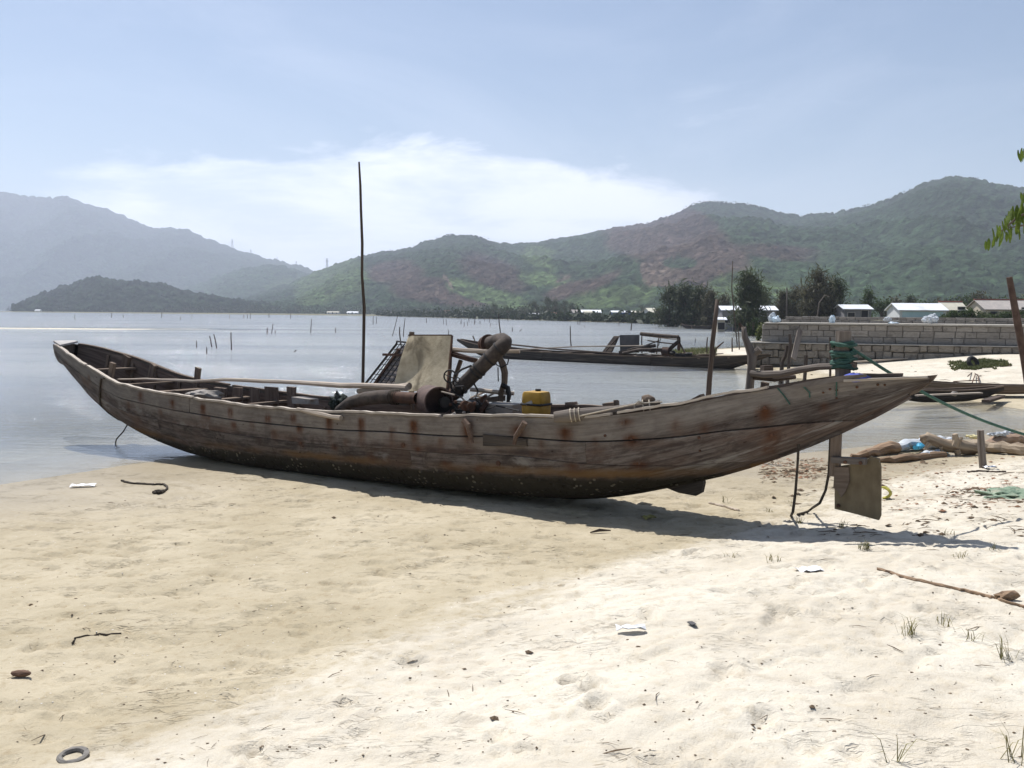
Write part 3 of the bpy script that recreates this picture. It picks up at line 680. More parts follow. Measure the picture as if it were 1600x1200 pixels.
from_px('white hut on the shore below the row of casuarinas', 828, 843, 495, 335, 3, .4, WALLW, ROOFW, 0, wins=2)
from_px('small pink hut by the water past the white hut', 860, 868, 496, 330, 3, .4, WALLC, ROOFR, 0, wins=1)
from_px('white roofed farm house above the far shore trees', 737, 748, 486.5, 620, 8, 1.2, WALLW, ROOFW, 0, wins=3)
from_px('red roofed house on the slope below the brown clearing', 688, 702, 485, 700, 8, 1.5, WALLC, ROOFR, 0, wins=3, z=1.5)
from_px('white cottage beside the red roofed house below the clearing', 720, 727, 485, 690, 6, 1.2, WALLW, ROOFW, 0, wins=1, z=1.5)
from_px('long low white house by the water left of mid lagoon', 612, 628, 490, 640, 6, .8, WALLW, ROOFG, 0, wins=3, z=.6)
from_px('white house on the shore beneath the light green slope', 543, 560, 488.5, 800, 8, 1, WALLW, ROOFW, 0, wins=3, z=.6)
from_px('white walled house with cream roof left of its white roofed neighbour', 512, 530, 489, 810, 8, 1, WALLW, ROOFC, 0, wins=3, z=.6)
from_px('tiny white hut at the foot of the dark island hill', 56, 64, 485.5, 985, 5, .8, WALLW, ROOFW, 0, wins=1, z=.5)

# ------------------------------------------------------------------ trees
def leafcloud(P, size, seed, long=2.2, droop=.0):
    """one narrow leaf face per point"""
    r = np.random.default_rng(seed); n = len(P)
    d = r.normal(size=(n, 3)); d[:, 2] -= droop; d /= np.linalg.norm(d, axis=1)[:, None] + 1e-9
    e = np.cross(d, r.normal(size=(n, 3))); e /= np.linalg.norm(e, axis=1)[:, None] + 1e-9
    s = size * r.uniform(.6, 1.4, (n, 1)); a = d * s * long * .5; b = e * s * .5
    V = np.stack([P - a, P - b * .8, P + a, P + b * .8], 1).reshape(-1, 3); F = np.arange(4 * n).reshape(n, 4)
    return V, F
def casuarina(px, ytop, d, wpx, label, seed, n=1500, m=None, base=None, name='casuarina_tree', group=None, lean=0.):
    m = m or PINE; r = np.random.default_rng(seed); random.seed(seed)
    b = hpos(px, d) if base is None else Vector(base); top = D(px, ytop, d).z; h = top - b.z; w = wpx / FOC * d / 2
    t_ = thing(name, label, 'tree', b, 0, group)
    tr = [b + Vector((lean * k * h + .05 * h * (vnoise(np.array(k * 3.), np.array(float(seed))) - .5), 0, h * k - .2 * (k == 0))) for k in (0, .2, .4, .6, .8, .97)]
    mb = MB().tube(tr, [h * .028 * (1 - .9 * k) + .02 for k in (0, .2, .4, .6, .8, .97)], 7)
    limbs = []
    for k in range(38):
        z = r.uniform(.03, .95); a = r.uniform(0, 2 * PI); reach = w * (1.05 - z) ** .65 * r.uniform(.6, 1.2) 
        p0 = tr[0].lerp(tr[-1], z); p1 = p0 + Vector((math.cos(a) * reach, math.sin(a) * reach, reach * r.uniform(.25, 1.0)))
        limbs.append((p0, p1)); mb.tube([p0, p0.lerp(p1, .5) + Vector((0, 0, -.03 * h)), p1], [.012 * h * (1.1 - z), .008 * h * (1.1 - z), .003 * h], 4, False)
    limbs.append((tr[0].lerp(tr[-1], .7), tr[-1] + Vector((0, 0, h * .05))))
    mb.build('trunk', BARK, t_)
    P = []
    for k in range(int(n * 2.2)):
        p0, p1 = limbs[r.integers(len(limbs))]; f = r.uniform(.25, 1.08); c = p0.lerp(p1, f); s = .095 * h * r.uniform(.3, 1.15)
        P.append((c.x + r.normal() * s, c.y + r.normal() * s, c.z + r.normal() * s * .9))
    P = np.array(P) - np.array(b); P[:, 2] = np.maximum(P[:, 2], .02 * h)
    V, F = leafcloud(P, h * .023, seed, 5.2, -.7)
    o = rawmesh('crown', V, F, m, None, False); o.parent = t_
    return t_
casuarina(1046, 450, 150, 44, 'dark casuarina at the waterside end of the grove past the blue shed', 11, 1700)
casuarina(1070, 446, 148, 46, 'tallest casuarina in the middle of the waterside grove', 12, 1800)
casuarina(1092, 450, 146, 44, 'round topped casuarina near the inner end of the waterside grove', 13, 1600, PINE)
casuarina(1109, 455, 143, 34, 'brownish casuarina at the inner end of the waterside grove', 14, 1300, PINE2)
casuarina(1131, 461, 150, 26, 'small casuarina behind the grey block house roof', 15, 900, PINE2)
casuarina(1169, 431, 100, 48, 'lone pointed dark casuarina standing in front of the white roofs', 16, 2300)
casuarina(1196, 448, 135, 22, 'thin sparse casuarina peeping past the lone pointed one', 17, 350)
casuarina(1222, 456, 125, 34, 'bushy brown casuarina over the end of the parapet', 18, 1100, PINE2)
casuarina(1243, 452, 125, 34, 'bushy casuarina next to the electricity pole', 19, 1200, PINE2)
casuarina(1278, 425, 115, 50, 'tallest shaggy casuarina behind the sea wall', 20, 2400, PINE2)
casuarina(1303, 438, 115, 36, 'dark casuarina leaning on the tallest shaggy one', 21, 1500)
casuarina(1356, 450, 140, 18, 'slender upright tree behind the low dark shed', 22, 700, BUSHM, lean=.01)
casuarina(1421, 462, 150, 24, 'small star topped casuarina behind the long white shed', 23, 800)
k = 0
for px, yt, w, lab in ((772, 476, 30, 'low far casuarina starting the shore row'), (793, 478, 26, 'second low casuarina of the far shore row'), (836, 472, 30, 'broad casuarina above the white hut'), (856, 466, 30, 'highest casuarina of the far shore row'), (868, 468, 24, 'pointed casuarina right beside the highest one of the row'), (882, 470, 26, 'full casuarina before the gap in the row'), (894, 474, 22, 'casuarina over the small grey house'), (925, 482, 30, 'spreading tree behind the long cream house'), (1003, 479, 28, 'dark tree behind the pale blue house'), (820, 480, 24, 'dim casuarina between the low and the broad ones')):
    k += 1; casuarina(px, yt, 345 + 6 * k, w, lab, 40 + k, 500, PINE, name='casuarina_tree', group='casuarinas along the far shore')
def bush(px, ytop, d, wpx, label, seed, n=900, m=None, name='bush', z=None, cat='bush', dep=.6):
    r = np.random.default_rng(seed); b = hpos(px, d, z); top = D(px, ytop, d).z; h = max(.5, top - b.z); w = wpx / FOC * d / 2
    t_ = thing(name, label, cat, b)
    mb = MB()
    for k in range(5):
        a = r.uniform(0, 2 * PI); mb.tube([b, b + Vector((math.cos(a) * w * .3, math.sin(a) * w * .3 * dep, h * .5)), b + Vector((math.cos(a) * w * .7, math.sin(a) * w * .7 * dep, h * .8))], [h * .03, h * .02, h * .008], 5)
    mb.build('trunk', BARK, t_)
    C = [(r.uniform(-1, 1), r.uniform(-1, 1), r.uniform(.25, 1)) for _ in range(16)]; P = []
    for k in range(n):
        c = C[r.integers(len(C))]; e = math.sqrt(max(0, 1 - c[0] ** 2 * .8)); s = .16
        P.append((w * (c[0] * .85 + r.normal() * s), w * dep * (c[1] * .8 + r.normal() * s), h * min(1.03, max(.04, c[2] * e * .86 + r.normal() * .12))))
    V, F = leafcloud(np.array(P), max(.12, h * .07), seed, 1.7)
    o = rawmesh('crown', V, F, m or BUSHM, None, False); o.parent = t_; return t_
bush(1178, 497, 85, 22, 'green bush at the foot of the lone pointed casuarina', 61)
bush(1195, 499, 70, 24, 'yellow green bush at the outer end of the sea wall', 62, 900, BUSHL)
bush(1490, 486, 96, 40, 'dark green hedge bush in front of the cream roofed house', 63, 1500)
bush(1513, 481, 96, 36, 'tallest hedge bush between the cream and the grey roofed houses', 64, 1400)
bush(1548, 484, 96, 50, 'wide hedge bush under the grey tiled roof', 65, 1800)
bush(1590, 483, 96, 46, 'hedge bush at the edge beneath the grey roof end', 66, 1500)
for i, (px, yt, w) in enumerate(((1335, 468, 34), (1378, 466, 38), (1400, 462, 44), (1442, 466, 50), (1470, 465, 46), (1505, 458, 60), (1535, 456, 50), (1575, 458, 60), (1610, 456, 60))):
    bush(px, yt, 165 + 4 * i, w, ('low round tree behind the low dark shed', 'wide tree left of the star topped casuarina', 'light green tree right behind the long shed', 'soft tree over the long shed roof end', 'dull tree over the cream roof', 'tall rounded tree between cream and grey roofs', 'brownish tree above the grey roof start', 'wide tree over the middle of the grey roof', 'tree over the grey roof at the picture edge')[i], 70 + i, 900, BUSHM if i % 2 else PINE2, 'broadleaf_tree', None, 'tree')
# far-off wood along the opposite shore: reads as one mass
P = []; r = np.random.default_rng(5)
for k in range(420):
    px = r.uniform(8, 905); 
    d = np.interp(px, [0, 40, 100, 400, 470, 600, 700, 800, 900], [1350, 1010, 985, 985, 880, 790, 660, 420, 380]) * r.uniform(1.0, 1.05)
    c = D(px, 490, d); hh = (np.interp(px, [0, 35, 60, 400, 480, 700, 760, 900], [9, 8, 5, 11, 10, 8, 6, 4.5])) * r.uniform(.5, 1.25)
    for q in range(46):
        P.append((c.x + r.normal() * hh * .36, c.y + r.normal() * hh * .3, abs(r.normal()) * hh * .42 + .4))
shy = lambda px: np.interp(px, [590, 700, 800, 850, 900, 980, 1040], [493.6, 496.6, 499.3, 500.5, 502, 504.2, 506.5])
for k in range(330):
    px = r.uniform(592, 1042); p = G(px, shy(px)); d = p.y * r.uniform(1.012, 1.10); c = D(px, 490, d); hh = r.uniform(.7, 2.3) * (1 if px > 760 else 1.5)
    if 905 < px < 1000 and d < p.y * 1.05: hh *= .45
    for q in range(34): P.append((c.x + r.normal() * hh * .7, c.y + r.normal() * hh * .4, .2 + abs(r.normal()) * hh * .42))
V, F = leafcloud(np.array(P), 1.1, 4, 1.5)
o = rawmesh('treeline', V, F, leafmat('far_trees', (.032, .048, .025), (.060, .080, .036)), None, False); tag(o, 'dark far-off strip of trees along the opposite shore', 'trees', None, 'stuff')
# sparse trees that break the skyline
P = []
for x0, x1, cnt, amp in ((690, 830, 60, 1), (1070, 1190, 70, 1.2), (1190, 1600, 110, .9), (880, 1070, 30, .8), (560, 690, 30, .8)):
    for k in range(cnt):
        px = r.uniform(x0, x1); R_ = np.array(main_ridge); c = D(px, np.interp(px, R_[:, 0], R_[:, 1]), np.interp(px, R_[:, 0], R_[:, 2]) - 12); hh = r.uniform(3, 8.5) * amp
        for q in range(26): P.append((c.x + r.normal() * hh * .3, c.y + r.normal() * hh * .3, c.z + r.uniform(-.8, 1.0) * hh))
V, F = leafcloud(np.array(P), 2.2, 9, 1.4)
o = rawmesh('treeline', V, F, leafmat('far_trees', None, None), None, False); tag(o, 'scattered trees fringing the skyline of the green hills', 'trees', None, 'stuff')

# ------------------------------------------------------------------ pylons and poles far off
STEEL = plain('galvanised_steel', (.16, .17, .18), (.22, .23, .24), 2, .6, .1)
def pylon(px, ybase, ytop, d, label):
    b = D(px, ybase, d); h = (ybase - ytop) / FOC * d; w = h * .11; t_ = thing('pylon', label, 'pylon', b); th = max(.25, h * .016)
    mb = MB(); 
    for sx, sy in ((-1, -1), (1, -1), (1, 1), (-1, 1)): mb.bar(b + Vector((sx * w, sy * w, -4)), b + Vector((sx * w * .12, sy * w * .12, h)), th, th)
    for k in range(7):
        z0, z1 = h * k / 7, h * (k + 1) / 7; a, c = w * (1 - .88 * k / 7), w * (1 - .88 * (k + 1) / 7)
        mb.bar(b + Vector((-a, -a, z0)), b + Vector((c, -c, z1)), th * .6, th * .6); mb.bar(b + Vector((a, -a, z0)), b + Vector((-c, -c, z1)), th * .6, th * .6)
    mb.build('lattice_mast', STEEL, t_)
    for z in (.72, .84, .96): MB().bar(b + Vector((-h * .16 * (1.3 - z + .4), 0, h * z)), b + Vector((h * .16 * (1.3 - z + .4), 0, h * z)), th, th).build('cross_arm', STEEL, t_)
pylon(511, 423, 404, 2040, 'nearest lattice pylon on the low saddle of the ridge')
pylon(363, 389, 374, 4000, 'leftmost faint pylon on the hazy mountain ridge'); pylon(392, 402, 390, 3930, 'faint pylon halfway down the hazy ridge'); pylon(433, 411, 402, 3850, 'small faint pylon low on the hazy ridge'); pylon(463, 419, 408, 3790, 'last faint pylon above the saddle on the hazy ridge')
def pole(name, pts, r, m, label, cat='pole', group=None, n=7, wob=.08):
    return single(name, MB().tube(pts, r, n, True, wob), m, label, cat, group)
b = hpos(1229.5, 118); pole('electricity_pole', [b, D(1229.5, 449, 118)], [.13, .09], STAKE2, 'grey electricity pole among the brown casuarinas', wob=0)
a = D(1274, 489, 95); pole('bent_pole', [Vector((a.x, a.y, gz(a.x, a.y))), D(1280, 473, 95), D(1289, 461, 95), D(1297, 464, 95)], [.07, .06, .05, .03], STAKE2, 'thin bent pole rising above the parapet by the shaggy casuarina')

# ------------------------------------------------------------------ wooden boats
t = NT('hull_wood'); uv = t.co('UV', (1, 1, 1)); gu = t.attr('girth').outputs['Fac']; wl = t.attr('wl').outputs['Fac']; ru = t.attr('rust').outputs['Fac']
tcn = t.n('ShaderNodeTexCoord'); mp = t.n('ShaderNodeMapping'); t.l(tcn.outputs['UV'], mp.inputs[0]); uvc = mp.outputs[0]
def st(sx, sy, base=None):
    m_ = t.n('ShaderNodeMapping'); t.l(base or uv, m_.inputs[0]); m_.inputs['Scale'].default_value = (sx, sy, 1); return m_.outputs[0]
g1 = t.mth('ADD', t.mth('MULTIPLY', t.noise(st(1.6, 42), 1, 7, .72), .5), t.mth('MULTIPLY', t.noise(st(4.5, 13), 1, 6, .72, .4), .5)); g2 = t.noise(st(.8, 2.4), 1, 6, .66, .8); g3 = t.noise(st(3, 110), 1, 4, .6)
c = t.mix(t.rng(g1, .38, .62), (.046, .036, .033), (.170, .144, .128))
c = t.mix(t.rng(g2, .42, .70), c, t.mix(t.rng(g1, .3, .7), (.080, .049, .037), (.125, .084, .064)))
c = t.mix(t.mth('MULTIPLY', t.rng(t.noise(st(1.1, 4.5), 1, 6, .7, .5), .54, .68), .75), c, (.265, .245, .225))
c = t.mix(t.mth('MULTIPLY', t.rng(t.noise(st(2.4, 3.4), 1, 6, .7, .6), .54, .66), .7), c, (.050, .037, .032))
oi = t.n('ShaderNodeObjectInfo'); hs = t.n('ShaderNodeHueSaturation'); t.l(c, hs.inputs['Color']); t.l(t.rng(oi.outputs['Random'], 0, 1, .78, 1.2, False), hs.inputs['Value']); c = hs.outputs[0]
c = t.mix(t.mth('MULTIPLY', t.rng(gu, .78, .88), .72), c, t.mix(t.rng(g1, .3, .7), (.140, .122, .107), (.285, .255, .226)))
wn = t.mth('ADD', wl, t.mth('MULTIPLY', t.mth('SUBTRACT', t.noise(st(3.5, 3.5, uvc), 1, 5, .65), .5), .10))
och = t.mth('MULTIPLY', t.mth('MULTIPLY', t.rng(wn, .11, .04), t.rng(wn, -.03, .02)), t.rng(t.noise(st(.55, .3, uvc), 1, 3), .38, .62)); c = t.mix(t.mth('MULTIPLY', och, .8), c, (.155, .082, .024))
low = t.rng(wn, .03, -.05)
vbn = t.n('ShaderNodeTexVoronoi'); t.l(st(1, 1, uvc), vbn.inputs['Vector']); vbn.inputs['Scale'].default_value = 16; vb = vbn.outputs['Distance']
barn = t.mth('MULTIPLY', t.rng(vb, .32, .22), t.rng(t.noise(st(2, 2, uvc), 1, 3), .44, .60))
alg = t.mix(t.noise(st(9, 9, uvc), 1, 5, .7), (.014, .012, .009), (.052, .043, .028)); alg = t.mix(t.mth('MULTIPLY', barn, .75), alg, (.25, .22, .16))
c = t.mix(low, c, alg)
rn = t.mth('MULTIPLY', ru, t.rng(t.noise(st(15, 9, uvc), 1, 6, .8, .5), .28, .47)); c = t.mix(t.mth('MULTIPLY', rn, 1.25, True), c, t.mix(t.noise(st(22, 22, uvc), 1, 3), (.020, .010, .007), (.135, .052, .021)))
hh = t.mth('ADD', t.mth('ADD', t.mth('MULTIPLY', g1, .5), t.mth('MULTIPLY', g3, .4)), t.mth('MULTIPLY', t.mth('MULTIPLY', t.rng(vb, .45, .1), low), 1.6))
nl = t.n('ShaderNodeTexVoronoi'); t.l(st(1.35, 3.1, uvc), nl.inputs['Vector']); nl.inputs['Scale'].default_value = 3.2
spot = t.mth('MULTIPLY', t.rng(nl.outputs['Distance'], .085, .05), t.rng(t.noise(st(1.3, 1.3, uvc), 1, 2), .44, .52)); c = t.mix(t.mth('MULTIPLY', spot, .8), c, (.022, .012, .009))
HULL = t.fin(c, .88, t.bump(hh, .9, .014), 0, .2)
DARKHULL = wood('tarred_wood', (.032, .027, .024), (.078, .066, .058), (.12, .095, .075))
INNER = wood('inner_wood', (.085, .062, .05), (.19, .145, .115), (.055, .04, .032))
RAIL = wood('pale_rail', (.36, .31, .26), (.54, .48, .41), (.22, .175, .14), 1.5, 40)
FRAMEW = wood('frame_wood', (.12, .088, .066), (.20, .155, .12), (.075, .055, .042))
POLEW = wood('bleached_pole', (.34, .28, .225), (.50, .43, .36), (.22, .17, .13), 2, 25)
class Hull:
    def __init__(s, bow, stern, b, zg, zk, zoff=0.0, wl=None):
        s.B = Vector((bow[0], bow[1], 0)); S = Vector((stern[0], stern[1], 0)); s.L = (S - s.B).length
        s.ax = (S - s.B).normalized(); s.n = Vector((-s.ax.y, s.ax.x, 0)); s.rz = math.atan2(s.ax.y, s.ax.x)
        k = np.linspace(0, 1, len(zg)); s.k = k; s._b = b; s._zg = np.array(zg) + zoff; s._zk = np.array(zk) + zoff; s.wl = wl
    def sm(s, x, k, v):
        e = .008; return (np.interp(x - e, k, v) + np.interp(x, k, v) * 2 + np.interp(x + e, k, v)) / 4
    def b(s, x): return s.sm(x, s._b[0], s._b[1])
    def zg(s, x): return s.sm(x, s.k, s._zg)
    def zk(s, x): return s.sm(x, s.k, s._zk)
    def W(s, x, y, z): return s.B + s.ax * x + s.n * y + Vector((0, 0, z))       # boat metres to world
    def pt(s, x, side, tt, off=0.0):
        """x: 0 bow .. 1 stern, tt: 0 keel .. 1 gunwale; off inward"""
        x = np.asarray(x, float); tt = np.asarray(tt, float); th = tt * PI / 2
        e = np.clip(np.minimum(x / .3, (1 - x) / .3), 0, 1); a = 1 - .45 * e; c = 1 + .35 * e
        b = np.maximum(s.b(x) - off, .004); zk = s.zk(x) + off * .8; zg = s.zg(x); zk = np.minimum(zk, zg - .002)
        y = b * np.sin(np.clip(th, 1e-6, None)) ** a; z = zk + (zg - zk) * (1 - np.cos(th)) ** c
        xm = x * s.L
        return np.stack([s.B.x + s.ax.x * xm + s.n.x * side * y, s.B.y + s.ax.y * xm + s.n.y * side * y, z + 0 * y], -1)
    def seam(s, depth, grow=1.0, gap=0.0):
        """girth fraction of a plank seam that runs a given depth below the gunwale"""
        def f(x):
            dz = depth * (1 + grow * sstep(.70, 1.0, x)) + gap; h = np.maximum(s.zg(x) - s.zk(x), .01)
            e = np.clip(np.minimum(x / .3, (1 - x) / .3), 0, 1); c = 1 + .35 * e
            fr = np.clip(1 - dz / h, 0, 1); return np.maximum(np.arccos(1 - fr ** (1 / c)) / (PI / 2), .03)
        return f
    def plank(s, side, x0, x1, t0, t1, thick, nx, nt, lift, seed, rust=None):
        xs = np.linspace(x0, x1, nx); X, K = np.meshgrid(xs, np.linspace(0, 1, nt), indexing='ij')
        a0 = t0(xs) if callable(t0) else np.full(nx, t0); a1 = t1(xs) if callable(t1) else np.full(nx, t1); T = a0[:, None] * (1 - K) + a1[:, None] * K
        wob = .010 * (fbm(X * s.L * 1.3 + seed, T * 4, 3, seed) - .5) - lift
        O = np.stack([s.pt(X[i], side, T[i], wob[i].mean()) for i in range(nx)]) if False else s.pt(X, side, T, wob)
        I = s.pt(X, side, T, thick); mb = MB()
        uv = np.stack([X * s.L, T * 1.05], -1); fl = side > 0
        mb.grid(O, uv, fl); n = nx * nt; mb.v += [Vector(p) for p in I.reshape(-1, 3)]
        idx = lambda i, j: i * nt + j
        bd = [idx(i, 0) for i in range(nx)] + [idx(nx - 1, j) for j in range(1, nt)] + [idx(i, nt - 1) for i in range(nx - 2, -1, -1)] + [idx(0, j) for j in range(nt - 2, 0, -1)]
        U = uv.reshape(-1, 2)
        for k in range(len(bd)):
            a, c = bd[k], bd[(k + 1) % len(bd)]; q = (a, c, n + c, n + a)
            if fl: q = q[::-1]
            mb.f.append(q[::-1] if False else q); mb.uv.append([tuple(U[i % n]) for i in q])
        gir = np.concatenate([T.ravel()] * 2); zz = np.concatenate([O[..., 2].ravel(), I[..., 2].ravel()])
        wlv = zz - np.interp(np.concatenate([X.ravel()] * 2), *s.wl) if s.wl else np.ones(2 * n)
        rr = np.zeros(2 * n)
        if rust is not None and len(rust):
            xm = X.ravel() * s.L; zo = O[..., 2].ravel(); r_ = np.zeros(n)
            for (rx, rz, w, up, dn, am) in rust:
                dz = zo - rz; dx = (xm - rx) * s.L / s.L
                r_ = np.maximum(r_, am * np.exp(-(dx / w) ** 2) * np.exp(-np.where(dz > 0, (dz / up) ** 2, (dz / dn) ** 2)))
            rr[:n] = r_
        mb.at = {'girth': gir, 'wl': wlv, 'rust': rr}
        return mb
    def onb(s, px, py, y):
        """point seen at a photo place on the upright plane y metres off the boat's middle line"""
        v = ray(px, py); return EYE + v * ((y - (EYE - s.B).dot(s.n)) / v.dot(s.n))
    def rail(s, name, m, parent, side, x0, x1, w, h, up, nx=60, amp=.006, off=0.):
        mb = MB(); xs = np.linspace(x0, x1, nx); pts = []
        P0 = s.pt(xs, side, np.ones(nx), off); rows = []
        for i in range(nx):
            j = amp * (2 * float(fbm(np.array(xs[i] * 60), np.array(side * 3.3), 3, 4)) - 1); c = Vector(P0[i]) + Vector((0, 0, up + j)); o = s.n * side
            rows.append([c + o * w * .45, c + o * w * .45 + Vector((0, 0, h)), c - o * w * .55 + Vector((0, 0, h)), c - o * w * .55])
        base = 0
        mb.v = [p for r in rows for p in r]
        for i in range(nx - 1):
            for k in range(4):
                q = (4 * i + k, 4 * i + (k + 1) % 4, 4 * i + 4 + (k + 1) % 4, 4 * i + 4 + k); mb.f.append(q if side < 0 else q[::-1])
                mb.uv.append([(xs[i + (a // 4 - i)] * s.L, (a % 4) * .05) for a in mb.f[-1]])
        mb.f += [(0, 1, 2, 3), (4 * nx - 1, 4 * nx - 2, 4 * nx - 3, 4 * nx - 4)]; mb.uv += [[(0, 0)] * 4] * 2
        return mb.build(name, m, parent)
ZG = [1.458, 1.417, 1.367, 1.307, 1.246, 1.166, 1.087, 1.013, .958, .936, .918, .9, .883, .873, .863, .852, .842, .845, .848, .851, .857, .864, .876, .896, .913, .921, .928, .948, .974, .997, 1.006, 1.025, 1.072, 1.132, 1.200, 1.29, 1.36, 1.434, 1.489, 1.509, 1.526]
ZK = [1.129, 1.02, .875, .73, .575, .455, .369, .289, .223, .158, .109, .072, .043, .026, .016, .006, -.002, .004, .011, .019, .029, .043, .057, .07, .079, .087, .097, .11, .124, .139, .165, .217, .298, .396, .499, .608, .751, .902, 1.077, 1.273, 1.51]
BEAM = (np.array([0, .04, .1, .2, .32, .45, .6, .72, .82, .9, .96, 1]), .66 * np.array([.23, .47, .72, .94, 1, 1, 1, .94, .74, .48, .22, .04]))
HB = Hull(D(84, 537, 14.4) + Vector((.57, .82, 0)) * .152, D(1462, 589, 7.0), BEAM, ZG, ZK, 0, ([0, .2, .33, .58, .79, .87, 1], [.36, .28, .23, .32, .47, .57, .85]))
boat = thing('wooden_boat', 'long weathered wooden sand boat stranded on the beach with rusty nail stains', 'boat', HB.B + Vector((0, 0, 0)), HB.rz)
# rust stains below nails and frame bolts, measured on the near side
XN, TN = np.meshgrid(np.linspace(0, 1, 260), np.linspace(0.05, 1, 40), indexing='ij'); PP = HB.pt(XN, -1, TN).reshape(-1, 3); qx, qy = project(PP)
def near_side(px, py):
    i = int(np.argmin((qx - px) ** 2 + (qy - py) ** 2)); return PP[i], XN.ravel()[i], TN.ravel()[i]
RUST = []
for px, py, w, up, dn, am in [(220, 617, 6, 5, 10, .8), (270, 627, 6, 4, 9, .9), (316, 634, 6, 5, 14, 1), (325, 652, 5, 5, 8, .6), (360, 641, 5, 6, 10, 1), (366, 663, 5, 5, 7, .9), (417, 651, 5, 5, 7, 1), (457, 650, 5, 6, 9, 1), (467, 671, 6, 5, 7, 1), (515, 657, 6, 8, 20, 1), (564, 655, 6, 6, 26, 1), (646, 662, 8, 7, 26, 1), (732, 668, 9, 8, 24, 1), (630, 696, 5, 4, 5, 1), (655, 704, 4, 4, 6, .9), (472, 694, 6, 4, 6, .7), (522, 696, 6, 4, 6, .8), (580, 712, 7, 4, 7, .6), (807, 670, 11, 9, 14, .9), (885, 675, 11, 6, 18, .9), (987, 687, 10, 8, 10, 1), (978, 656, 10, 5, 6, .8), (895, 726, 12, 6, 8, .7), (996, 724, 11, 5, 6, .9), (1196, 643, 11, 9, 16, 1), (1205, 680, 9, 8, 14, .8), (1205, 700, 7, 6, 8, .8), (1057, 661, 8, 8, 10, .5), (700, 722, 9, 5, 8, .6), (750, 730, 8, 5, 7, .6), (850, 690, 6, 5, 9, .5), (930, 690, 6, 5, 9, .5), (1100, 668, 7, 6, 10, .5), (1290, 632, 6, 5, 9, .5), (250, 640, 5, 4, 8, .5), (200, 630, 4, 5, 8, .6), (140, 590, 4, 5, 7, .6), (160, 600, 4, 5, 8, .6), (610, 672, 5, 5, 16, .7), (540, 690, 5, 5, 10, .5), (690, 690, 5, 5, 12, .5), (430, 672, 5, 4, 9, .6), (395, 660, 4, 4, 8, .6)]:
    p, x, _t = near_side(px, py); k = (Vector(p) - EYE).y / FOC * 1.0
    RUST.append((x * HB.L, p[2], w * k * 1.1, up * k, dn * k * 1.25, am))
GP = .016
strakes = [(.03, HB.seam(.585, .9, .003)), (HB.seam(.585, .9), HB.seam(.375, .9, .007)), (HB.seam(.375, .9), HB.seam(.185, .9, GP)), (HB.seam(.185, .9), 1.0)]
random.seed(3)
for side in (-1, 1):
    for i, (t0, t1) in enumerate(strakes):
        cuts = [.004] + sorted({0: [.36, .70], 1: [.27, .62], 2: [.45, .78], 3: [.105, .33, .655]}[i]) + [.997]
        if side > 0: cuts = [.004, .3 + .07 * i, .66 - .05 * i, .997]
        for j, (a, c) in enumerate(zip(cuts[:-1], cuts[1:])):
            g = .00012 if j else 0
            xx = np.linspace(a, c, 200); w_ = (t1(xx) if callable(t1) else 0 * xx + t1) - (t0(xx) if callable(t0) else 0 * xx + t0); ok_ = xx[w_ > .012]
            if len(ok_) < 4: continue
            a, c = ok_[0], ok_[-1]
            nx = max(10, int((c - a) * HB.L / (.05 if side < 0 else .14)))
            lift = random.uniform(0, .004) + (.006 if (i == 3 and j == 1) else 0)
            HB.plank(side, a + g, c - g, t0, t1, .03, nx, 12 if side < 0 else 4, lift, 10 * i + j + (40 if side > 0 else 0), RUST if side < 0 else None).build('plank', HULL, boat, True, 40)
# inner skin, keel, stem and stern posts
xs = np.linspace(.012, .985, 90); ts = np.linspace(0, .985, 9); mb = MB()
for side in (-1, 1):
    X_, T_ = np.meshgrid(xs, ts, indexing='ij'); mb.grid(HB.pt(X_, side, T_, .034), np.stack([X_ * HB.L, T_ * 1.1], -1), side < 0)
mb.build('inner_skin', INNER, boat, True, 50)
mb = MB(); xc = np.linspace(.006, .99, 90); tcx = np.linspace(0.02, .97, 14)
for side in (-1, 1):
    X_, T_ = np.meshgrid(xc, tcx, indexing='ij'); mb.grid(HB.pt(X_, side, T_, .02), np.stack([X_ * HB.L, T_ * 1.1], -1), side > 0)
mb.build('seam_shade_sheet', plain('seam_shade_black', (.010, .009, .008), (.018, .015, .013), 5), boat, True)  # near-black sheet behind the planks, added so the seams read as shaded
pts = [HB.W(x * HB.L, 0, float(HB.zk(x)) - .012) for x in np.linspace(.02, .985, 50)]
mb = MB()
for a, c in zip(pts[:-1], pts[1:]): mb.bar(a, c + (c - a) * .05, .07, .05)
mb.at = {'girth': np.zeros(len(mb.v)), 'wl': np.array([p[2] for p in mb.v]) - np.interp([(Vector(p) - HB.B).dot(HB.ax) / HB.L for p in mb.v], *HB.wl), 'rust': np.zeros(len(mb.v))}
mb.build('keel', HULL, boat)
tn = np.linspace(.03, 1, 9); lo_ = [Vector(p) for p in HB.pt(np.full(9, .003), -1, tn)]; ro_ = [Vector(p) for p in HB.pt(np.full(9, .003), 1, tn)]
mb = MB().poly(lo_[::-1] + ro_, .035, -HB.ax); mb.at = {'girth': np.ones(len(mb.v)), 'wl': np.ones(len(mb.v)), 'rust': np.zeros(len(mb.v))}; mb.build('transom', HULL, boat)
MB().poly([HB.onb(1444, 588, -.03), HB.onb(1463, 586, -.03), HB.onb(1455, 597, -.03), HB.onb(1432, 614, -.03), HB.onb(1418, 620, -.03)], .07, HB.n).build('stern_post', FRAMEW, boat)
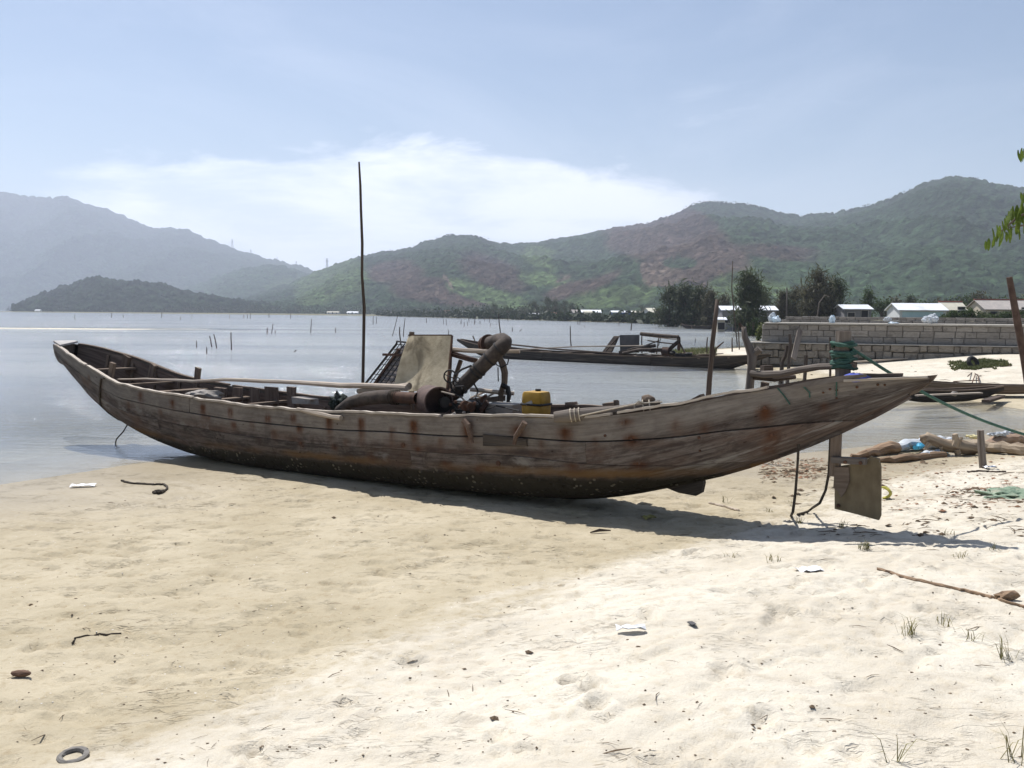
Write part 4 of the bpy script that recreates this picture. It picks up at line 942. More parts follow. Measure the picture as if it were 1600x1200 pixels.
# gunwale rails in lengths; sunlit top edge put into the near side's cream colour
for a, c, u in ((.012, .12, .0), (.125, .335, .004), (.34, .652, .002), (.657, .80, .006), (.805, .905, .014)): HB.rail('gunwale_rail', RAIL, boat, -1, a, c, .055, .022, u, 90, .018)
for a, c in ((.012, .262), (.27, .6), (.605, .98)): HB.rail('gunwale_rail', FRAMEW, boat, 1, a, c, .06, .025, .0, 50, .006)
MB().poly([HB.onb(1220, 606, -.40), HB.onb(1258, 597, -.37), HB.onb(1318, 587, -.28), HB.onb(1352, 585, -.23), HB.onb(1353, 589, -.23), HB.onb(1262, 604, -.37)], .04, HB.n).build('stern_cap_board', STAKE2, boat)
MB().poly([HB.onb(1318, 593, -.29), HB.onb(1400, 590, -.17), HB.onb(1448, 587.5, -.08), HB.onb(1448, 591, -.08), HB.onb(1318, 597, -.29)], .05, HB.n).build('stern_rail', RAIL, boat)
# ribs, floor boards, thwarts, bow deck
for x in np.concatenate([np.linspace(.06, .34, 8), np.linspace(.38, .94, 15)]):
    tt = np.linspace(.12, .93, 9)
    for side in (-1, 1):
        P = HB.pt(np.full(9, x), side, tt, .055); MB().tube([Vector(p) for p in P], .026, 5, True, .12).build('rib', FRAMEW, boat)
for k in range(5):
    y = -.36 + .18 * k; a, c = .12 + .03 * abs(k - 2), .88 - .03 * abs(k - 2); n = 24; mb = MB()
    P = [HB.W(x * HB.L, y * min(1, float(HB.b(x)) / .66), float(HB.zk(x)) + .13) for x in np.linspace(a, c, n)]
    for p, q in zip(P[:-1], P[1:]): mb.bar(p, q, .15, .02, (0, 0, 1))
    mb.build('floor_board', INNER, boat)
def thwart(x, z, w, m=FRAMEW, y0=-1, y1=1, th=.03):
    b = float(HB.b(x)) - .05; return MB().bar(HB.W(x * HB.L, y0 * b, z), HB.W(x * HB.L, y1 * b, z), w, th, (0, 0, 1), .006).build('thwart', m, boat)
for x, dz, w in ((.10, -.16, .20), (.165, -.14, .15), (.225, -.10, .16), (.30, -.12, .13), (.36, -.10, .12), (.61, -.08, .14), (.69, -.10, .14), (.76, -.07, .13), (.84, -.07, .16)): thwart(x, float(HB.zg(x)) + dz, w)
WHITEP = plain('worn_white_paint', (.46, .44, .42), (.34, .31, .29), 9, .8, .3)
mb = MB(); P = [HB.pt(np.array([x]), s_, np.array([1.0]))[0] + np.array([0, 0, .026]) for x, s_ in ((.001, -1), (.034, -1), (.009, 1), (.001, 1))]
mb.poly([Vector(p) for p in P], .03, (0, 0, 1)).build('bow_deck', WHITEP, boat)
for px, y0, y1, yo, w in ((197, 556, 586, .42, 17), (238, 569, 593, .50, 14), (308, 575, 599, .58, 10), (174, 567, 590, -.44, 11), (1193, 598, 612, .30, 10)):
    a, c = HB.onb(px - w * .25, y1 + 14, yo), HB.onb(px + w * .2, y0, yo); k = w / FOC * a.y
    MB().bar(a, c, k, k * .5, HB.n, .008).build('timber_head', FRAMEW, boat)
for (a, c, yo) in (((1080, 628), (1098, 620), .3), ((945, 634), (965, 631), .62), ((886, 633), (900, 632), .62)):
    MB().bar(HB.onb(*a, yo), HB.onb(*c, yo), .10, .05, (0, 0, 1), .01).build('timber_head', FRAMEW, boat)
# bolts and stub ends on the near side, dark plate standing in for a recess
IRON = plain('rusty_iron', (.055, .030, .020), (.13, .060, .034), 9, .85, .5, .01, c3=(.035, .026, .024))
for px, py, r in ((780, 722, 4.5), (1091, 686, 2.6), (945, 678, 2.4), (1298, 607, 2), (1310, 611, 2.2), (1339, 605, 2.3), (1290, 612, 1.8), (1311, 621, 1.6), (472, 694, 3), (522, 696, 3), (630, 696, 3.4), (1375, 602, 2.3), (1385, 601, 2), (987, 683, 2), (1094, 704, 2), (1205, 678, 3), (1196, 637, 2.6)):
    p, x, tt = near_side(px, py); k = p[1] / FOC; MB().lathe([(r * k, 0), (r * k * .9, .014), (0.001, .016)], Vector(p) + HB.n * .002, -HB.n, 8).build('bolt', IRON, boat)
PIPER0 = plain('rust_soaked_wood', (.075, .045, .032), (.15, .105, .08), 9, .9, .6, .01)
for pts, r in (([(724, 657), (731, 665), (735, 678), (738, 692)], (4.6, 5, 4.5, 3.2)), ([(820, 660), (815, 668), (806, 682), (803, 694)], (5, 5, 4, 3))):
    P = [HB.onb(x, y, -.69) for x, y in pts]; MB().tube(P, [q / FOC * P[0].y for q in r], 7, True, .12).build('frame_stub', PIPER0, boat)
pa = [near_side(x, y)[0] - np.array(HB.n) * .026 for x, y in ((757, 681), (826, 683), (822, 696), (795, 700), (760, 698))]
MB().poly([Vector(p) for p in pa], .03, HB.n).build('dark_plate', DARKHULL, boat)
# skeg under the run of the hull
MB().poly([HB.onb(1028, 757, -.03), HB.onb(1086, 742, -.03), HB.onb(1098, 741, -.03), HB.onb(1099, 756, -.03), HB.onb(1096, 770, -.03), HB.onb(1087, 775, -.03), HB.onb(1060, 770, -.03)], .06, HB.n).build('skeg', DARKHULL, boat)
# rudder: blade, stock, straps; its post rises through the stern
BLADE = plain('rudder_board', (.13, .10, .06), (.23, .18, .11), 5, .9, .4, .01, 'Object', (1, 1, .5), c3=(.07, .055, .04))
rud = MB().poly([HB.onb(1304, 738, -.02), HB.onb(1310, 729, -.02), HB.onb(1352, 722, -.02), HB.onb(1360, 713, -.02), HB.onb(1373, 717, -.02), HB.onb(1376, 730, -.02), HB.onb(1376, 806, -.02), HB.onb(1373, 813, -.02), HB.onb(1340, 804, -.02), HB.onb(1304, 795, -.02)], .035, HB.n).build('rudder', BLADE, boat)
MB().bar(HB.onb(1304, 744, 0), HB.onb(1307, 655, 0), .085, .06, HB.n).build('stock', FRAMEW, rud)
MB().bar(HB.onb(1300, 718, -.045), HB.onb(1354, 721, -.045), .05, .075, HB.n).build('strap', STAKE2, rud)
mb = MB().poly([HB.onb(1304, 729, -.045), HB.onb(1326, 730, -.045), HB.onb(1327, 752, -.045), HB.onb(1321, 768, -.045), HB.onb(1314, 777, -.045), HB.onb(1309, 768, -.045), HB.onb(1302, 762, -.045)], .02, HB.n); mb.build('torn_cheek_board', FRAMEW, rud)
for px, py in ((1321, 722), (1345, 723), (1310, 790)): MB().lathe([(.017, 0), (.014, .02), (.001, .022)], HB.onb(px, py, -.075 if py < 740 else -.022), -HB.n, 8).build('bolt', IRON, rud)
MB().tube([HB.onb(1318, 640, 0.02), HB.onb(1317, 590, .02), HB.onb(1317, 540, .02), HB.onb(1318, 517, .02)], [.062, .066, .064, .06], 9, True, .06).build('rudder_post', STAKE2, rud)
MB().bar(HB.onb(1328, 570, .0), HB.onb(1338, 570.5, .0), .06, .045).build('tiller_peg', FRAMEW, rud)
# ------------------------------------------------------------------ rope on the rudder post and mooring line
ROPEG = plain('green_rope', (.035, .085, .065), (.065, .135, .105), 30, .85, .7, .006)
ROPED = plain('dark_rope', (.035, .028, .022), (.07, .055, .04), 30, .9, .6, .005)
ROPEP = plain('pale_rope', (.42, .36, .28), (.55, .48, .38), 30, .9, .6, .005)
rp = thing('mooring_rope', 'green rope wound round the rudder post and stretched away over the sand', 'rope', HB.onb(1317, 560, 0))
mb = MB(); c0, c1 = HB.onb(1317, 536, .02), HB.onb(1318, 577, .02); pts = []
for k in range(150):
    f = k / 149; a = k * .52; p = c1.lerp(c0, f if f < .6 else .6 + .4 * abs(math.sin((f - .6) * 9))); rr = .084 + .012 * math.sin(k * .7) + .012 * math.sin(k * 1.9)
    pts.append(p + Vector((math.cos(a), math.sin(a), .22 * math.sin(k * .31))) * rr)
mb.tube(pts, .0145, 5, False)
mb.build('coil', ROPEG, rp, True)
a = HB.onb(1331, 545, .0); e = D(1640, 690, 8.2); sag = [a.lerp(e, k / 14) + Vector((0, 0, -.10 * math.sin(PI * k / 14))) for k in range(15)]
dr = Vector((e.x, e.y, 0)) - Vector((a.x, a.y, 0)); MB().tube(sag, .0135, 6, False).build('mooring_line', ROPEG, rp, True)
ea = e + dr.normalized() * .4; MB().tube([ea + Vector((0, 0, .35)), Vector((ea.x, ea.y, gz(ea.x, ea.y) - .3))], .04, 7).build('mooring_stake', STAKE2, rp)
MB().tube([e, ea + Vector((0, 0, .05))], .0135, 6, False).build('knot', ROPEG, rp)
for pts in ([(1219, 608), (1227, 618), (1237, 633)], [(1258, 603), (1266, 612), (1269, 621)], [(1312, 596), (1310, 610), (1308, 618)]):
    P = [near_side(x, y)[0] - np.array(HB.n) * .012 for x, y in pts]; MB().tube([Vector(p) for p in P], .006, 4, False).build('rope_tail', ROPEG, rp)
P = [HB.onb(x, y, -.10) for x, y in ((1248, 694), (1246, 730), (1243, 770), (1239, 800))]; P.append(on(1236, 806)); single('hanging_rope', MB().tube(P, .012, 6, True, .15), ROPED, 'dark knotted rope hanging straight from the stern to the sand', 'rope')
P = [HB.onb(x, y, -.02) for x, y in ((1298, 672), (1297, 700), (1295, 740), (1290, 766), (1281, 786))]; z = on(1262, 802); P += [z + Vector((.04, 0, .05)), z + Vector((0, -.0, .015)), on(1246, 806) + Vector((0, 0, .012))]
single('hanging_cable', MB().tube(P, .012, 6), ROPED, 'black cable curving from the rudder down onto the sand', 'cable')
P = [near_side(x, y)[0] - np.array(HB.n) * .02 for x, y in ((167, 585), (160, 590), (158, 610), (158, 632))]; P = [Vector(p) for p in P] + [HB.onb(170, 645, -.25), HB.onb(185, 655, -.25), HB.onb(197, 659, -.22)]
single('bow_rope', MB().tube(P, .016, 6), ROPED, 'dark rope looped under the bow of the stranded boat', 'rope')
P = [HB.onb(200, 662, -.2), HB.onb(193, 674, -.2), HB.onb(182, 686, -.2), HB.onb(179, 700, -.2)]; single('bow_line', MB().tube(P, .010, 5), ROPED, 'thin frayed line dangling from the bow into shallow water', 'rope')
# ------------------------------------------------------------------ load and machinery in the boat
PIPE = plain('old_rubber_hose', (.042, .032, .027), (.105, .082, .066), 9, .85, .7, .012, c3=(.030, .024, .021))
PIPER = plain('rusty_pipe', (.060, .036, .028), (.12, .066, .045), 9, .85, .5, .01, c3=(.06, .045, .04))
DRUM = plain('rusty_drum', (.070, .046, .042), (.125, .082, .068), 7, .75, .5, .01, c3=(.045, .032, .030))
BLACKM = plain('greasy_black_iron', (.012, .011, .011), (.03, .027, .025), 7, .6, .4, .01)
W8 = lambda px, py, y: HB.onb(px, py, y)
base = W8(690, 648, 0)
pump = thing('sand_pump', 'rusty sand pump with drum, thick bent pipe and pulleys amidships', 'pump', base, HB.rz)
ax, nn, up = HB.ax, HB.n, Vector((0, 0, 1))
dc = W8(684, 625, -.12); r0 = .165
MB().lathe([(.001, 0), (r0 * .97, 0), (r0, .015), (r0, .32), (r0 * 1.03, .325), (r0 * 1.03, .345), (r0 * .93, .345), (r0 * .93, .12), (.001, .12)], dc - ax * .13 - nn * .02, (ax - nn * .55).normalized(), 26).build('drum', DRUM, pump, True, 35)
hub = dc + (ax - nn * .55).normalized() * .23 - nn * .02
MB().lathe([(.001, 0), (.035, 0), (.035, .10), (.06, .10), (.06, .13), (.001, .13)], hub - (ax - nn * .55).normalized() * .1, (ax - nn * .55), 14).build('shaft', BLACKM, pump, True, 35)
for px, py, r in ((727, 634, .055), (735, 636, .05)):
    MB().lathe([(.001, -.03), (r, -.03), (r, -.018), (r * .8, -.004), (r * .8, .004), (r, .018), (r, .03), (.02, .03), (.02, .045), (.001, .045)], W8(px, py, -.20), (ax - nn * .8), 18).build('pulley', IRON, pump, True, 35)
MB().box(W8(722, 640, -.05), (.50, .30, .17), HB_R if False else Matrix((ax, nn, up)).transposed(), .85, .01).build('engine_block', BLACKM, pump)
MB().box(W8(748, 642, 0), (.26, .26, .16), Matrix((ax, nn, up)).transposed(), .9, .01).build('gear_case', BLACKM, pump)
MB().bar(W8(690, 612, -.32), W8(710, 617, -.32), .02, .012).build('belt_guard', RAIL, pump)
MB().bar(W8(698, 654, -.45), W8(711, 645, -.4), .06, .02).build('pump_foot', RAIL, pump)
# big pipe with elbow
p0, p1 = W8(712, 613, .02), W8(783, 543, .18)
path = [p0, p0.lerp(p1, .25), p0.lerp(p1, .5), p0.lerp(p1, .75), p1]
bend = [W8(788, 538, .20), W8(789, 534, .26), W8(785, 531, .34), W8(778, 532, .42), W8(766, 536, .52)]
rr = [.078, .082, .082, .085, .085] + [.082, .08, .078, .078, .078]
pp = MB().tube(path + bend, rr, 16, True, .012).build('suction_pipe', PIPE, pump, True, 60)
d = (p1 - p0).normalized()
for f in (.03, .12, .45, .52, .75, .97):
    MB().lathe([(.083, -.012), (.092, -.010), (.092, .010), (.083, .012)], p0.lerp(p1, f), d, 18).build('pipe_band', BLACKM, pp, True, 35)
e = W8(763, 537, .54); dd = (e - W8(778, 532, .42)).normalized()
MB().lathe([(.001, -.02), (.108, -.02), (.108, .012), (.085, .014), (.085, .05), (.1, .05), (.1, .075), (.001, .075)], e, dd, 18).build('flange', PIPER, pump, True, 35)
MB().tube([W8(700, 622, -.05), W8(708, 617, -.02), p0], [.05, .07, .078], 12).build('pump_elbow', PIPER, pump, True)
# hand wheel and lever
def ring(c, nrm, r, rt, n=20):
    a = Vector(nrm).orthogonal().normalized(); b = Vector(nrm).normalized().cross(a); return [c + (a * math.cos(2 * PI * k / n) + b * math.sin(2 * PI * k / n)) * r for k in range(n + 1)]
hw = W8(703, 588, -.1); wh = MB().tube(ring(hw, ax * .4 - nn, .068, 0), .009, 6, False).build('hand_wheel', BLACKM, pump, True)
for a_, b_ in (((695, 585), (711, 592)), ((706, 580), (700, 597))): MB().tube([W8(*a_, -.1), W8(*b_, -.1)], .006, 5).build('spoke', BLACKM, wh)
MB().tube(ring(W8(715, 594, -.1), ax * .4 - nn, .028, 0, 12), .007, 5, False).build('valve_ring', BLACKM, pump)
MB().tube([W8(709, 587, -.1), W8(722, 577, -.04), W8(737, 571, .02)], .012, 6).build('lever', BLACKM, pump)
MB().tube([W8(704, 598, -.1), W8(706, 612, -.08)], .012, 6).build('valve_stem', BLACKM, pump)
# clutter round the engine: cylinder, belt, cables, bolts
MB().lathe([(.001, 0), (.07, 0), (.07, .03), (.055, .035), (.055, .06), (.07, .065), (.07, .09), (.04, .1), (.001, .1)], W8(735, 640, -.02), up, 12).build('cylinder_head', BLACKM, pump, True, 35)
MB().tube([W8(735, 636, -.2), W8(722, 622, -.16), W8(704, 612, -.12), W8(698, 622, -.2), W8(714, 640, -.2), W8(735, 642, -.2)], .008, 5, False).build('drive_belt', BLACKM, pump)
for pts_ in ([(715, 600), (722, 607), (719, 618), (728, 628), (745, 634)], [(706, 596), (711, 604), (725, 603), (730, 611)], [(741, 600), (747, 611), (743, 622), (752, 635)], [(668, 646), (690, 640), (705, 646), (730, 650)], [(760, 640), (775, 634), (790, 637), (812, 642)], [(699, 607), (694, 615), (700, 628)]):
    MB().tube([W8(x, y, -.16 + random.uniform(-.06, .1)) for x, y in pts_], random.uniform(.006, .011), 5, False).build('cable', BLACKM, pump)
for px, py in ((704, 632), (712, 628), (718, 636), (708, 642), (725, 645), (742, 630)): MB().lathe([(.018, -.01), (.018, .012), (.012, .016), (.001, .017)], W8(px, py, -.24), -nn, 6).build('nut', RAIL if px % 2 else IRON, pump)
MB().bar(W8(745, 650, -.1), W8(762, 628, -.1), .05, .03, nn, .006).build('engine_bracket', IRON, pump)
MB().tube([W8(752, 634, .05), W8(753, 622, .05), W8(760, 618, .05)], [.02, .02, .018], 8).build('exhaust_stub', IRON, pump)
MB().bar(W8(660, 648, -.3), W8(760, 650, -.3), .07, .05, up, .01).build('engine_bed', FRAMEW, pump)
# hose with open iron end
hs_ = thing('suction_hose', 'thick curved rubber hose with open iron pipe end lying by the drum', 'hose', W8(600, 650, -.3), HB.rz)
MB().tube([W8(522, 652, -.35), W8(530, 641, -.33), W8(548, 629, -.32), W8(570, 623, -.31), W8(595, 620, -.30), W8(615, 620, -.30)], [.035, .055, .072, .078, .080, .080], 14, True, .015).build('rubber_hose', PIPE, hs_, True, 60)
a, b = W8(612, 620, -.30), W8(652, 622.5, -.30); dv = (b - a).normalized()
MB().lathe([(.064, 0), (.064, (b - a).length), (.055, (b - a).length), (.055, .15), (.001, .15)], a, dv, 18).build('iron_pipe_end', PIPER, hs_, True, 35)
for f in (.03, .12, .2): MB().lathe([(.08, -.008), (.09, 0), (.08, .008)], a.lerp(b, f), dv, 16).build('clamp_rope', ROPED, hs_, True)
# tan sheet panel on a post
SHEET = plain('tan_sheet', (.33, .275, .185), (.45, .385, .27), 9, .7, .25, .02, c3=(.15, .12, .075))
sh = thing('sheet_panel', 'tan stained sheet panel propped upright beside the drum', 'panel', W8(655, 640, .2), HB.rz)
c4 = [W8(638.5, 524.5, .34), W8(705.5, 524.5, .28), W8(697, 612, .06), W8(612, 611, .12)]
Pg = np.zeros((9, 9, 3))
for i in range(9):
    for j in range(9):
        u, w = i / 8, j / 8; p = c4[0].lerp(c4[1], w).lerp(c4[3].lerp(c4[2], w), u); p = p - nn * (.03 * math.sin(u * 5 + w * 3) * math.sin(PI * w) + .015 * math.sin(w * 9 + u * 4)); Pg[i, j] = p[:]
mb = MB(); mb.grid(Pg, None, True); mb.grid(Pg + np.array(nn * .008), None, False); mb.build('sheet', SHEET, sh, True)
MB().bar(c4[0] + up * .006, c4[1] + up * .006, .02, .014).build('top_edge', IRON, sh)
MB().bar(c4[1] + ax * .01, c4[2] + ax * .01, .02, .016, nn).build('side_edge', IRON, sh)
MB().bar(W8(643, 640, .42), W8(643.5, 518.5, .42), .045, .045, nn).build('post', FRAMEW, sh)
MB().bar(W8(699, 640, .30), W8(704, 530, .34), .04, .04, nn).build('post', FRAMEW, sh)
# slanted sieve behind the panel
sv = thing('sieve_screen', 'slanted sieve of wire mesh over dark board behind the tan panel', 'sieve', W8(600, 620, .5), HB.rz)
tl, bl, tr_, br = W8(620, 537, .58), W8(566, 606, .50), W8(668, 541, .30), W8(622, 612, .22)
MB().bar(tl, bl, .022, .022).build('rail', BLACKM, sv); ml, mlb = tl.lerp(tr_, .16), bl.lerp(br, .27)
MB().bar(W8(624, 545, .5), mlb, .045, .03).build('rail', PIPER, sv)
MB().poly([ml - up * .02, tr_ - up * .02, br - up * .02, mlb - up * .02], .02, nn).build('back_board', plain('mauve_board', (.12, .105, .10), (.17, .15, .145), 5), sv)
for k in range(9):
    f = (k + .3) / 9; MB().bar(tl.lerp(bl, f) + up * .012, tr_.lerp(br, f) + up * .012, .009, .009).build('wire', BLACKM, sv)
for k in range(1, 7):
    f = k / 7; MB().bar(tl.lerp(tr_, f) + up * .016, bl.lerp(br, f) + up * .016, .008, .008).build('wire', BLACKM, sv)
MB().bar(W8(599, 554, .55), W8(640, 555, .4), .03, .03).build('cross_bar', PIPER, sv)
MB().tube([tl, tl + up * .03, tr_ + up * .02], .012, 5).build('top_bar', BLACKM, sv)
# rough timber trestle under the pipe
ts_ = thing('pipe_trestle', 'rough trestle of bent branches and planks holding up the bent pipe', 'trestle', W8(760, 640, .45), HB.rz)
MB().tube(crooked(W8(703, 546, .38), W8(812, 549, .50), 6, .012), [.028, .026, .027, .025, .026, .024, .02], 7, True, .12).build('cross_pole', POLEW, ts_)
MB().bar(W8(700, 552, .36), W8(742, 563, .40), .05, .11, nn, .01).build('plank', PIPER, ts_)
MB().tube([W8(720, 563, .40), W8(711, 590, .4), W8(706, 625, .4)], .025, 6, True, .1).build('brace', FRAMEW, ts_)
MB().tube([W8(779, 556, .45), W8(785, 568, .45), W8(789, 582, .45), W8(788, 598, .46), W8(783, 614, .46), W8(781, 645, .46)], [.036, .04, .038, .036, .033, .03], 8, True, .12).build('bent_leg', FRAMEW, ts_)
MB().tube(crooked(W8(735, 609, .35), W8(803, 615, .52), 4, .008), .024, 7, True, .1).build('lower_pole', POLEW, ts_)
MB().bar(W8(732, 627, .3), W8(790, 622, .5), .05, .07, nn, .01).build('plank', FRAMEW, ts_)
for a_, b_ in (((735, 622), (762, 610)), ((742, 618), (770, 625)), ((755, 624), (776, 612))): MB().tube([W8(*a_, .38), W8(*b_, .46)], .012, 5).build('stick', POLEW, ts_)
MB().bar(W8(773, 622, .44), W8(773, 641, .44), .04, .05, nn).build('stub_post', RAIL, ts_)
MB().tube([W8(785, 601, .42), W8(793, 606, .42), W8(795, 618, .42), W8(794, 628, .42), W8(799, 633, .42)], [.03, .028, .032, .025, .018], 6, True, .25).build('shackle', BLACKM, ts_)
MB().tube([W8(772, 560, .4), W8(776, 570, .4), W8(784, 574, .4), W8(793, 569, .4), W8(795, 560, .42)], .008, 5, False).build('loop_wire', BLACKM, ts_)
MB().tube([W8(778, 574, .4), W8(778.5, 596, .4)], .007, 5).build('hanging_strap', BLACKM, ts_)
# yellow can, block, poles, log
YEL = plain('faded_yellow_plastic', (.30, .165, .014), (.44, .255, .03), 7, .6, .4, .01, c3=(.16, .10, .02), spec=.4)
can = thing('jerry_can', 'battered yellow plastic can with a dark strap standing in the boat', 'can', W8(838, 648, -.05), HB.rz)
cc = W8(838, 631, -.05); R3 = Matrix((ax, nn, up)).transposed(); mb = MB(); prof = []
def rounded(cx, hx, hy, z, r=.028, k=3):
    o = []
    for qx_, qy_, a0 in ((1, 1, 0), (-1, 1, PI / 2), (-1, -1, PI), (1, -1, 1.5 * PI)):
        for i in range(k): a = a0 + i / (k - 1) * PI / 2; o.append(cx + ax * (qx_ * (hx - r) + r * math.cos(a)) + nn * (qy_ * (hy - r) + r * math.sin(a)) + up * z)
    return o
rings = [rounded(cc, .115, .095, -.14), rounded(cc, .118, .105, -.12), rounded(cc, .122, .108, -.02), rounded(cc, .114, .10, .0), rounded(cc, .121, .108, .02), rounded(cc, .117, .105, .10), rounded(cc, .108, .097, .126), rounded(cc, .06, .05, .134, .02)]
for rg in rings: mb.v += rg
m_ = len(rings[0])
for i in range(len(rings) - 1):
    for j in range(m_): mb.f.append((i * m_ + j, i * m_ + (j + 1) % m_, (i + 1) * m_ + (j + 1) % m_, (i + 1) * m_ + j)); mb.uv.append([(0, 0)] * 4)
mb.f.append(tuple((len(rings) - 1) * m_ + j for j in range(m_))); mb.uv.append([(0, 0)] * m_)
mb.build('can_body', YEL, can, True, 50)
MB().lathe([(.03, 0), (.03, .03), (.001, .032)], cc + up * .125 + ax * .02, up, 12).build('cap', BLACKM, can, True, 35)
mb = MB(); q = rounded(cc, .127, .113, .0); mb.tube(q + [q[0]], .012, 5, False); mb.build('strap', BLACKM, can)
MB().bar(cc - ax * .05 - nn * .108 + up * .0, cc + ax * .02 - nn * .108 + up * .03, .02, .03).build('torn_label', WHITEP, can)
single('wooden_block', MB().box(W8(788, 641, .05), (.36, .22, .15), R3, .97, .012), BLOCK, 'pale grey block lying between the pump and the yellow can', 'block')
lp = crooked(W8(183, 593, .06), W8(636, 606, -.12), 16, .03); pole('long_pole', lp, [.014 + .022 * k / 16 for k in range(17)], POLEW, 'long bleached crooked pole laid along the boat from the bow', n=8)
pole('long_pole', crooked(W8(560, 611, -.02), W8(640, 603, -.06), 5, .008), [.03, .034, .036, .038, .04, .042], POLEW, 'short thick bleached pole end beside the tan panel', n=9)
pole('gunwale_stick', crooked(W8(465, 639, -.66), W8(533, 653, -.70), 5, .01), [.02, .026, .03, .03, .026, .03], POLEW, 'broken stick lying along the near gunwale ahead of the hose', n=7)
pole('gunwale_stick', crooked(W8(270, 616, -.62), W8(368, 631, -.66), 6, .01), [.012, .014, .014, .015, .015, .014, .012], POLEW, 'thin stick tied along the near gunwale toward the bow', n=6)
lg = thing('lashed_log', 'weathered log lashed with pale cord on the near gunwale', 'log', W8(870, 655, -.6), HB.rz)
MB().tube(crooked(W8(866, 652, -.66), W8(1032, 632, -.22), 7, .012), [.052, .062, .055, .05, .048, .045, .045, .04], 10, True, .10).build('log', STAKE2, lg, True)
for f in (.16, .2, .24, .84, .9): 
    p = W8(866, 652, -.66).lerp(W8(1032, 632, -.22), f); MB().tube(ring(p, (W8(1032, 632, -.22) - W8(866, 652, -.66)), .062, 0, 14), .006, 5, False).build('cord', ROPEP, lg)
MB().tube([W8(905, 650, -.6), W8(950, 640, -.5), W8(1000, 630, -.35), W8(1035, 628, -.25)], .007, 5).build('cord', ROPEP, lg)
MB().tube([W8(992, 642, -.4), W8(991, 632, -.4), W8(998, 627, -.36), W8(1006, 630, -.34)], .008, 5, False).build('cord', ROPEP, lg)
single('timber_chunk', MB().blob(W8(1013, 624, -.25), .06, 2, .4, 9, (1.1, .8, .8)), FRAMEW, 'dark timber chunk resting on the lashed log', 'wood')
pole('short_stick', [W8(963, 635, .5), W8(962, 625, .5)], [.03, .025], FRAMEW, 'little upright peg on the far gunwale behind the lashed log', 'peg')
CLOTHB = plain('blue_cloth', (.05, .07, .33), (.09, .12, .45), 8, .8, .5, .02)
single('blue_cloth', MB().blob(HB.onb(1340, 590, -.12), .085, 3, .5, 5, (1.25, .7, .42), 3), CLOTHB, 'crumpled blue cloth tucked under the board on the stern', 'cloth')
RAG = plain('grey_rag', (.20, .18, .16), (.32, .29, .26), 6, .9, .6, .02)
single('sack', MB().blob(W8(320, 618, -.25), .16, 3, .5, 8, (1.5, .8, .5), 2.5), RAG, 'grey crumpled sacking lying inside the boat near the bow', 'sack')
NET = plain('dark_green_net', (.02, .03, .025), (.05, .06, .05), 20, .9, .8, .02)
single('net_bundle', MB().blob(W8(530, 628, -.2), .11, 3, .7, 12, (.9, .8, .9), 4), NET, 'small dark bundle of net behind the curved hose', 'net')
single('box_lid', MB().box(W8(478, 627, -.1), (.32, .2, .07), R3, .95, .02), RAG, 'pale grey box lid lying in the middle of the boat', 'box')
for px, w in ((345, 30), (372, 26), (398, 24), (425, 30), (455, 20)):
    MB().box(W8(px, 622, .45), (w / FOC * 11.3, .03, .30), R3, 1, .01).build('side_panel', INNER, boat)
# ------------------------------------------------------------------ posts round the stern
fk = thing('forked_post', 'forked grey branch post standing at the stern with a sawn stub', 'post', HB.onb(1171, 612, .56))
MB().tube([HB.onb(1166, 650, .60), HB.onb(1171, 605, .60), HB.onb(1174, 575, .60), HB.onb(1175.5, 556, .60), HB.onb(1169, 540, .60), HB.onb(1164, 527, .60), HB.onb(1161.5, 511, .6)], [.04, .042, .042, .048, .033, .03, .024], 9, True, .07).build('trunk', STAKE2, fk, True)
MB().tube([HB.onb(1175, 558, .6), HB.onb(1181, 551, .6), HB.onb(1187.5, 545, .6)], [.036, .034, .034], 8, True, .05).build('stub_branch', STAKE2, fk)
MB().tube([HB.onb(1163, 515, .6), HB.onb(1158, 510, .6), HB.onb(1155, 505, .6)], [.02, .016, .012], 6).build('twig', STAKE, fk)
pole('stern_rail_pole', [HB.onb(x, y, yo) for x, y, yo in ((1174, 583, .55), (1195, 585, .5), (1222, 584, .42), (1250, 578, .33), (1280, 573, .2), (1308, 572, .1))], [.030, .034, .033, .032, .030, .028], STAKE2, 'smooth curved branch lashed level from forked post to rudder post', n=9)
pole('stern_rail_pole', [HB.onb(x, y, .58) for x, y in ((1178, 589), (1210, 592), (1243, 589))], [.03, .03, .02], STAKE, 'shorter dark branch just below the curved one at the stern', n=7)
b = G(1106, 640, -.2); tp = D(1121, 468, b.y); bb = G(1107, 626, -.4)
dp = 12.6; p_ = thing('tall_pole', 'dark crooked pole standing in the water behind the stern', 'pole', D(1106, 626, dp))
MB().tube([D(1104.5, 660, dp), D(1107, 618, dp), D(1109, 590, dp), D(1112, 560, dp), D(1113, 538, dp), D(1117, 505, dp), D(1121, 468, dp)], [.034, .036, .038, .036, .034, .032, .026], 8, True, .1).build('pole', STAKE, p_, True)
MB().tube([D(1116, 558, dp), D(1117, 546, dp), D(1124, 540, dp), D(1131, 534, dp)], [.014, .014, .012, .008], 6).build('twig', STAKE, p_)
dp = 13.4; lx = [(567.5, 640), (567, 600), (568, 540), (569, 480), (565.5, 430), (566, 380), (564, 330), (563, 290), (561, 253)]
pole('mast_pole', [D(x, y, dp) for x, y in lx], [.025, .024, .024, .023, .021, .020, .019, .018, .014], STAKE, 'very tall thin pole stuck upright behind the middle of the boat', n=8)

